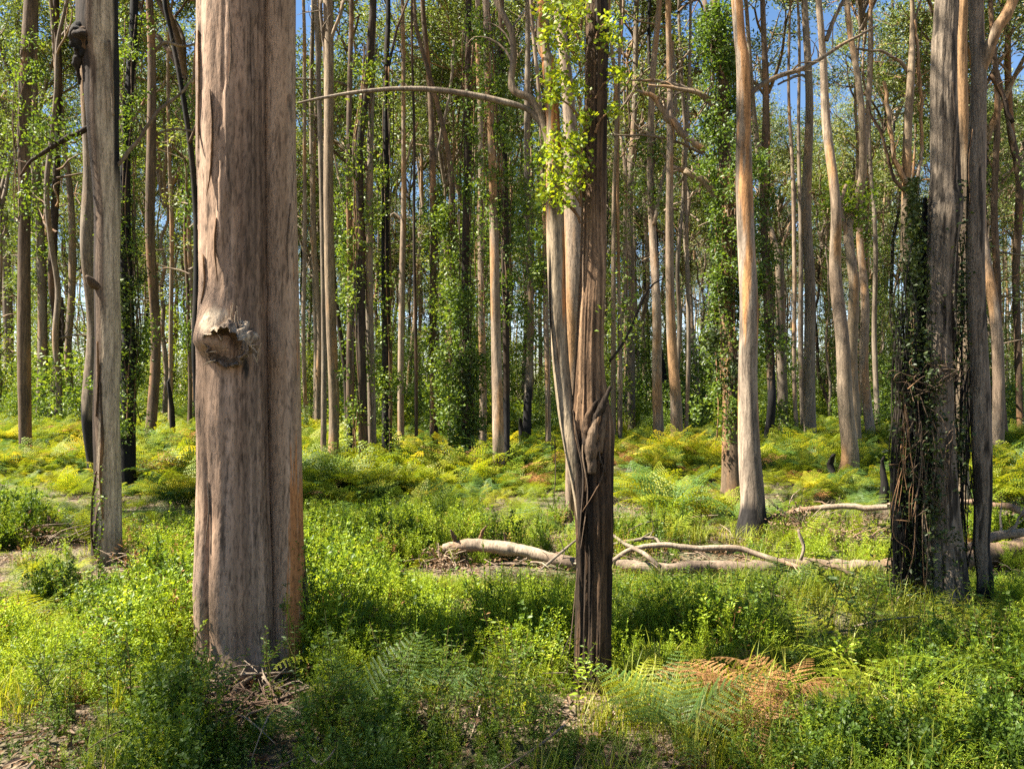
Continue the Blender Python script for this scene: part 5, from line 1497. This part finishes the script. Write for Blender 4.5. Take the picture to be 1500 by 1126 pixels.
# thicker beyond: two more per spot
ex = np.vstack([rest] + [np.column_stack([rest[:, 0] + rng.normal(size=len(rest)) * .7, rest[:, 1] + rng.normal(size=len(rest)) * .7, rest[:, 2]]) for _ in range(2)])
n = len(ex)
P3 = np.stack([ex[:, 0], ex[:, 1], terrain(ex[:, 0], ex[:, 1]) - .03 + .12 * rng.random(n) ** 2], -1)
scatter('fern_carpet', 'carpet of ferns spreading back between the trunks', P3, rng.uniform(0, 6.28, n), np.clip(rng.uniform(.7, 1.1, n) * np.interp(fbm(np.stack([ex[:, 0] * .55, ex[:, 1] * .4, np.full(n, 5.)], -1), 2), [.3, .5, .7], [.4, .85, 1.45]), .3, 1.6), rng.choice(9, n, p=[.18, .18, .18, .13, .11, .11, .04, .04, .03]),
        [whole_fern(900 + i, [FERN, FERN, FERN, FERN, FERN_B, FERN_B, DEADFERN, FERN_Y, FERN_Y][i]) for i in range(9)], tilt=rng.normal(size=n) * .12)

# ------------------------------------------------------------------ herbs, seedlings, grass, litter
def herb_mesh(seed, h=.34, stems=7, per=34, ls=(.014, .026), mat=HERB, spread=.16, asp=.5):
    """feathery low plant: thin stems thick with small leaves"""
    rng = np.random.default_rng(seed)
    parts, cen, dirs = [], [], []
    for i in range(stems):
        a = rng.uniform(0, 6.28); s = rng.uniform(.2, 1) * spread; hh = h * rng.uniform(.6, 1.15)
        p0 = np.array([rng.normal() * .03, rng.normal() * .03, 0]); p2 = np.array([math.cos(a) * s, math.sin(a) * s, hh]); p1 = (p0 + p2) / 2 + np.array([0, 0, .12 * hh])
        P = smooth_path(np.array([[*p0, .0022], [*p1, .0018], [*p2, .001]]), hh / 4)
        Vt, Ft = tube(P, 3, 1, cap=False, presmoothed=True)
        parts.append((Vt, np.vstack([Ft[:, [0, 1, 2]], Ft[:, [0, 2, 3]]])))
        t = rng.uniform(.12, 1, per)
        c = np.stack([np.interp(t * (len(P) - 1), np.arange(len(P)), P[:, k]) for k in range(3)], -1)
        d = rng.normal(size=(per, 3)); d[:, 2] = np.abs(d[:, 2]) * .6 + .15
        d /= np.linalg.norm(d, axis=1)[:, None]
        cen.append(c + d * (.016 + .03 * (1 - t[:, None]) * rng.random((per, 1)))); dirs.append(d)
    cen, dirs = np.vstack(cen), np.vstack(dirs)
    parts.append(leaves(cen, rng.uniform(ls[0], ls[1], len(cen)), rng, asp, dirs=dirs, up=1.6))
    V, F, _ = merge(parts)
    return make_mesh('herb', V, F, mat)
def grass_mesh(seed, h=.30, n=34, mat=GRASS, spread=.10):
    rng = np.random.default_rng(seed)
    Vs, Fs = [], []
    for i in range(n):
        a = rng.uniform(0, 6.28); L = h * rng.uniform(.5, 1.2); b = np.array([rng.normal() * spread * .5, rng.normal() * spread * .5, 0])
        o = np.array([math.cos(a), math.sin(a), 0]); s = np.array([-o[1], o[0], 0]) * .0032
        bend = rng.uniform(.15, .9)
        k = len(Vs)
        for t in (0, .4, .75):
            c = b + o * L * bend * t ** 2 + np.array([0, 0, L * (t - .35 * bend * t * t)])
            Vs.extend([c - s * (1 - t * .6), c + s * (1 - t * .6)])
        Vs.append(b + o * L * bend + np.array([0, 0, L * (1 - .45 * bend)]))
        Fs.extend([[k, k + 1, k + 3], [k, k + 3, k + 2], [k + 2, k + 3, k + 5], [k + 2, k + 5, k + 4], [k + 4, k + 5, k + 6]])
    return make_mesh('grass', np.array(Vs), np.array(Fs), mat)

def density(name_seed, x, y):
    return fbm(np.stack([x * .9, y * .9, np.full_like(x, name_seed)], -1), 3)
def field(n, d0, d1, pw, seed, margin=70):
    d = d0 + (d1 - d0) * rng.random(n) ** pw
    px = rng.uniform(-margin, 1500 + margin, n)
    x = (px - 750) / FPX * d
    return x, d, px
rng = np.random.default_rng(95)
def near_log(x, d):                            # keep the fallen wood in sight
    py = HOR + FPX * CAM_H / d; px = 750 + x * FPX / d
    return ((px > 615) & (px < 1500) & (py > 800) & (py < 872)) | ((px > 950) & (px < 1330) & (py > 725) & (py < 800)) | ((px > 180) & (px < 290) & (py > 690) & (py < 750))
def bare(x, d):                                # bare litter: foot of the burled tree and the lower left corner
    py = HOR + FPX * CAM_H / d; px = 750 + x * FPX / d
    return ((px > 285) & (px < 440) & (py > 1004) & (py < 1085)) | ((px < 120) & (py > 1085)) | ((px > 140) & (px < 290) & (py > 800) & (py < 850))

x, d, px = field(19000, 3.0, 9.6, .85, 1)
py = HOR + FPX * CAM_H / d
g = density(4.0, x, d)
mound = fbm(np.stack([x * 1.5, d * 1.5, np.full_like(x, 31.0)], -1), 2)
keep = (g > np.where(d < 4.6, .24, .385)) & ((mound > .34) | (d < 4.8)) & ~(bare(x, d) & (rng.random(len(x)) < .72)) & ~(near_log(x, d) & (rng.random(len(x)) < .75))
keep &= ((x + 1.57) ** 2 + (d - 4.5) ** 2 > .1)
for (a, b) in OPEN: keep &= ((x - a) ** 2 + ((d - b + .12) * .8) ** 2 > .032) | (rng.random(len(x)) < .15)
x, d, px, py = x[keep], d[keep], px[keep], py[keep]
mound = mound[keep]
bright = np.clip((density(12.0, x, d) - .40) / .16, 0, 1)
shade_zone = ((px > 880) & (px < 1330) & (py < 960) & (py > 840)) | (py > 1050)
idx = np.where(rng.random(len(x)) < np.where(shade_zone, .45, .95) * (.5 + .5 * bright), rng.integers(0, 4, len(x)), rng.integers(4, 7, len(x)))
idx = np.where((rng.random(len(x)) < .03 + .12 * (density(41.0, x, d) > .58)), 7, idx)
HM = [herb_mesh(1000 + i, [.30, .38, .26, .42][i], [10, 9, 9, 8][i], [56, 56, 36, 36][i], [(.010, .021), (.010, .021), (.013, .025), (.014, .026)][i], HERB, asp=[.26, .30, .42, .5][i]) for i in range(4)] + [herb_mesh(1010 + i, [.34, .45, .28][i], 7, 24, (.02, .036), HERB_D, .14, .6) for i in range(3)] + [herb_mesh(1020, .30, 6, 16, (.014, .03), DEADFERN, .14, .4)]
hs = rng.uniform(.5, 1.05, len(x)) * np.interp(mound, [.34, .5, .72], [.45, .9, 1.35]) * np.where(d < 4.2, .75, 1)
zmax = 1.6 - (836 - 585) * d / 1150 - terrain(x, d)
low = (px > 570) & (py > 836) & (py < 960)
hs = np.where(((px > 830) & (px < 910) & (py > 1000) & (py < 1090)) | ((px > 290) & (px < 460) & (py > 1000)) | ((px < 190) & (py > 1050)) | ((px > 110) & (px < 200) & (py > 825) & (py < 905)) | ((px > 1310) & (px < 1460) & (py > 885) & (py < 965)), hs * .45, hs)
hs = np.where(low, np.minimum(hs, np.maximum(zmax, .05) / .40), hs)
P3 = np.stack([x, d, terrain(x, d) - .02], -1)
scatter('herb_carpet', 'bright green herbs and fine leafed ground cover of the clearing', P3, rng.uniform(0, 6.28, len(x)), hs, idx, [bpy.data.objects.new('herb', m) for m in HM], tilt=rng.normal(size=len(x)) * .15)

x, d, px = field(1500, 3.0, 9, .8, 2)
g = density(22.0, x, d)
keep = (g > .46) & ~(near_log(x, d) & (rng.random(len(x)) < .5)) & ((px > 860) | (rng.random(len(x)) < .22))
x, d, px = x[keep], d[keep], px[keep]
P3 = np.stack([x, d, terrain(x, d) - .01], -1)
scatter('grass', 'thin yellow green grass among the herbs', P3, rng.uniform(0, 6.28, len(x)), rng.uniform(.5, 1.15, len(x)), rng.integers(0, 4, len(x)), [bpy.data.objects.new('grass', grass_mesh(1100 + i)) for i in range(4)])

# fallen leaves, bark crumbs and twigs
n = 24000
x, d, px = field(n, 2.8, 15, .9, 3)
x[:2500], d[:2500], px[:2500] = field(2500, 3.0, 4.5, 1, 3)
x[16000:], d[16000:], px[16000:] = field(n - 16000, 7.4, 10.5, 1, 3)
P3 = np.stack([x, d, terrain(x, d) + .02 + .03 * rng.random(n)], -1)
P3 = P3[~((rng.random(n) < .5) & ~near_log(x, d) & ~bare(x, d))]
ang = rng.uniform(0, 6.28, len(P3))
V, F = leaves(P3, rng.uniform(.03, .085, len(P3)), rng, .32, dirs=np.stack([np.cos(ang), np.sin(ang), rng.normal(size=len(P3)) * .25], -1), up=1.0)
tag(link('leaf_litter', make_mesh('leaf_litter', V, F, DEADLEAF)), 'dry fallen leaves scattered over the forest floor', kind='stuff')
parts = []
for i in range(520):
    x, d, px = field(1, 3.2, 13, .9, 4)
    if rng.random() < .35:
        px = rng.uniform(300, 430) if rng.random() < .4 else rng.uniform(640, 1350)
        yy = rng.uniform(1010, 1080) if px < 440 else rng.uniform(765, 850)
        q = G(px, yy); x, d = np.array([q[0]]), np.array([q[1]])
    L = rng.uniform(.1, .55); a = rng.uniform(0, 6.28)
    b = np.array([x[0], d[0], tz(x[0], d[0]) + rng.uniform(.02, .12)])
    v = np.array([math.cos(a), math.sin(a), rng.normal() * .18])
    P = np.array([[*b, .006], [*(b + v * L * .5 + rng.normal(size=3) * .03), .005], [*(b + v * L), .002]]); P[:, 3] *= rng.uniform(.5, 1.7)
    parts.append(tube(P, 4, .15, cap=False))
V, F, _ = merge(parts)
tag(link('twigs', make_mesh('twigs', V, F, WOOD, bark_col(V, 'logpale', 7))), 'thin dead twigs strewn over the forest floor', kind='stuff')

# seedlings and weeds with leaves large enough to see
def seedling_mesh(seed, h, pairs, ll, mat, branches=0):
    rng = np.random.default_rng(seed)
    stems, cen, dirs, sz = [], [], [], []
    def shoot(b, v, L, k):
        P = [np.array([*b, .004 * (L / h) + .001])]
        q = np.array(b, float); w = np.array(v, float)
        for j in range(5):
            w = w + rng.normal(size=3) * .10 + np.array([0, 0, .05]); w /= np.linalg.norm(w)
            q = q + w * L / 5; P.append(np.array([*q, .004 * (L / h) * (1 - .16 * (j + 1)) + .0006]))
        P = np.array(P)
        stems.append(tube(P, 5, L / 6, cap=False))
        for j in range(k):
            t = .22 + .78 * (j + .5) / k
            c = np.array([np.interp(t * 5, np.arange(6), P[:, i]) for i in range(3)])
            a = j * 1.57 + rng.normal() * .3
            s = ll * (1.15 - .55 * t) * rng.uniform(.8, 1.2)
            for e in (0, 3.1416):
                dd = np.array([math.cos(a + e), math.sin(a + e), .35 - .5 * rng.random()])
                dd /= np.linalg.norm(dd)
                cen.append(c + dd * s * .52); dirs.append(dd); sz.append(s)
        return P
    P = shoot((0, 0, 0), (rng.normal() * .1, rng.normal() * .1, 1), h, pairs)
    for i in range(branches):
        j = int(rng.integers(1, 4)); a = rng.uniform(0, 6.28)
        shoot(P[j][:3], (math.cos(a) * .8, math.sin(a) * .8, .8), h * rng.uniform(.3, .55), max(4, pairs // 2))
    Vs, Fs, _ = merge(stems)
    Vl, Fl = leaves(np.array(cen), np.array(sz), rng, .36, dirs=np.array(dirs), up=.8)
    return make_mesh('stem', Vs, Fs, BARK, bark_col(Vs, 'brown', seed) * np.array([.8, 1.1, .6])), make_mesh('foliage', Vl, Fl, mat)
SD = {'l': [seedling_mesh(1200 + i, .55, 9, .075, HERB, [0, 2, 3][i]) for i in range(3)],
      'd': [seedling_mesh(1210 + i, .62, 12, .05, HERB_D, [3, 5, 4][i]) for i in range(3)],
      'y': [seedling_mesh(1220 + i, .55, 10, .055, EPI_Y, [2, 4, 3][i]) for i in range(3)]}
def seedling(loc, s, kind, rng, label, group='leafy seedlings and weeds', cat='plant'):
    st, fo = SD[kind][int(rng.integers(0, 3))]
    root = thing('leafy_seedling', label, cat, loc, group)
    root.rotation_euler.z = rng.uniform(0, 6.28)
    root.scale = (s, s, s)
    link('stem', st, root); o = link('foliage', fo, root); o['kind'] = 'stuff'
    return root
for (x, y, s, k, lab) in [(1272, 1010, 1.15, 'l', 'tall bright seedling with pointed leaves in front of the dead creeper'), (1236, 1030, .7, 'l', 'shorter bright seedling left of the tall pointed one'),
                          (852, 1062, .62, 'l', 'pale green seedling at the foot of the dark split tree'), (1205, 975, 1.25, 'd', 'tall dark weed left of the dead creeper'),
                          (1115, 960, 1.05, 'd', 'dark bushy weed in the right middle shade'), (985, 975, .8, 'd', 'dark weed just behind the marker board'),
                          (350, 1010, .42, 'd', 'small leafy clump growing against the foot of the burled tree'), (376, 1004, .38, 'd', 'second leafy clump right of the first at the burled foot'),
                          (395, 1010, .35, 'd', 'lowest leafy clump at the middle of the burled foot'), (195, 1075, .85, 'd', 'dark leafy weed in the lower left shade'), (240, 1095, .7, 'd', 'dark weed left of the bark slab'),
                          (1400, 985, .8, 'd', 'leafy weed at the foot of the slender burnt stem'), (1345, 975, .8, 'd', 'leafy weed at the foot of the dead creeper'), (1455, 1000, .7, 'y', 'yellow green weed at the far right foreground'),
                          (770, 1090, .7, 'y', 'yellow green weed bottom centre'), (1210, 1100, .45, 'y', 'lime weed at the lower right under the large fern')]:
    seedling(gpt(x, y), s, k, rng, lab)
k = 0
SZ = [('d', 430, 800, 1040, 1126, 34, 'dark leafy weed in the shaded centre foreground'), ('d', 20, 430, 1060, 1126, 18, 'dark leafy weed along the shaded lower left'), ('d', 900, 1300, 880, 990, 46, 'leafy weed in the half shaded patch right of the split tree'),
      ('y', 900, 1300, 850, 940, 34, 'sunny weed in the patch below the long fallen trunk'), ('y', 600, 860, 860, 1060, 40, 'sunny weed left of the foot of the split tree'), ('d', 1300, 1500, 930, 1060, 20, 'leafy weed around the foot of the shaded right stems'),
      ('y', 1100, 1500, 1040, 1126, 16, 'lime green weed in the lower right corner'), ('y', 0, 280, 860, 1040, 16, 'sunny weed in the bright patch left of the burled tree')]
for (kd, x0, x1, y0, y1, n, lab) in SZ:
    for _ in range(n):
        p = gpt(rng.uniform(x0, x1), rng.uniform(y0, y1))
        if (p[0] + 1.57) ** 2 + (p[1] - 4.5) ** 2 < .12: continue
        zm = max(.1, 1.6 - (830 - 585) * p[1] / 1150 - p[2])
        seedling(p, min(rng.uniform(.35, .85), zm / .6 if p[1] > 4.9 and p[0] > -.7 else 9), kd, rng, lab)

# dead brush heaps
def brush(x, y, w, h, nleaf, lab, seed):
    rng = np.random.default_rng(seed)
    p = gpt(x, y); d = p[1]
    root = thing('dead_brush', lab, 'brush', p, 'heaps of dead brush')
    sx, sz = w / FPX * d / 2, h / FPX * d
    parts = []
    for i in range(34):
        a = rng.uniform(0, 6.28); e = rng.uniform(.1, 1.2)
        v = np.array([math.cos(a) * sx * 1.2, math.sin(a) * sx * .7, e * sz])
        b = np.array([rng.normal() * sx * .3, rng.normal() * .1, .02])
        P = np.array([[*b, .008], [*(b + v * .5 + rng.normal(size=3) * .05), .006], [*(b + v + np.array([0, 0, -.1 * sz])), .002]])
        parts.append(tube(P, 4, .1, cap=False))
    V, F, _ = merge(parts)
    tag(link('twigs', make_mesh('twigs', V, F, WOOD, bark_col(V, 'logpale', seed)), root), kind='stuff')
    cc = np.stack([rng.normal(size=24) * sx * .5, rng.normal(size=24) * .2, np.abs(rng.normal(size=24)) * sz * .4 + .03], -1)
    cen = cc[rng.integers(0, 24, nleaf)] + rng.normal(size=(nleaf, 3)) * .075
    cen[:, 2] = np.maximum(cen[:, 2], .01)
    Vl, Fl = leaves(cen, rng.uniform(.03, .06, nleaf), rng, .4, .2)
    tag(link('dead_leaves', make_mesh('dead_leaves', Vl, Fl, DEADLEAF), root), kind='stuff')
brush(1165, 785, 90, 60, 800, 'heap of dead brown foliage right of the orange and cream trunk', 1)
brush(1250, 800, 110, 40, 450, 'low heap of dead sticks and leaves behind the long fallen trunk', 2)
brush(232, 720, 90, 45, 900, 'heap of dry brown leaves behind the peeling tree', 3)
brush(60, 815, 110, 30, 500, 'low pile of dead twigs at far left', 4)
brush(225, 838, 110, 28, 500, 'dry sticks and leaves at the right foot of the peeling tree', 5)
brush(650, 838, 60, 30, 200, 'small grey twig pile under the weathered log', 6)
brush(1030, 745, 120, 26, 420, 'pale dry litter heap left of the orange and cream trunk', 7)
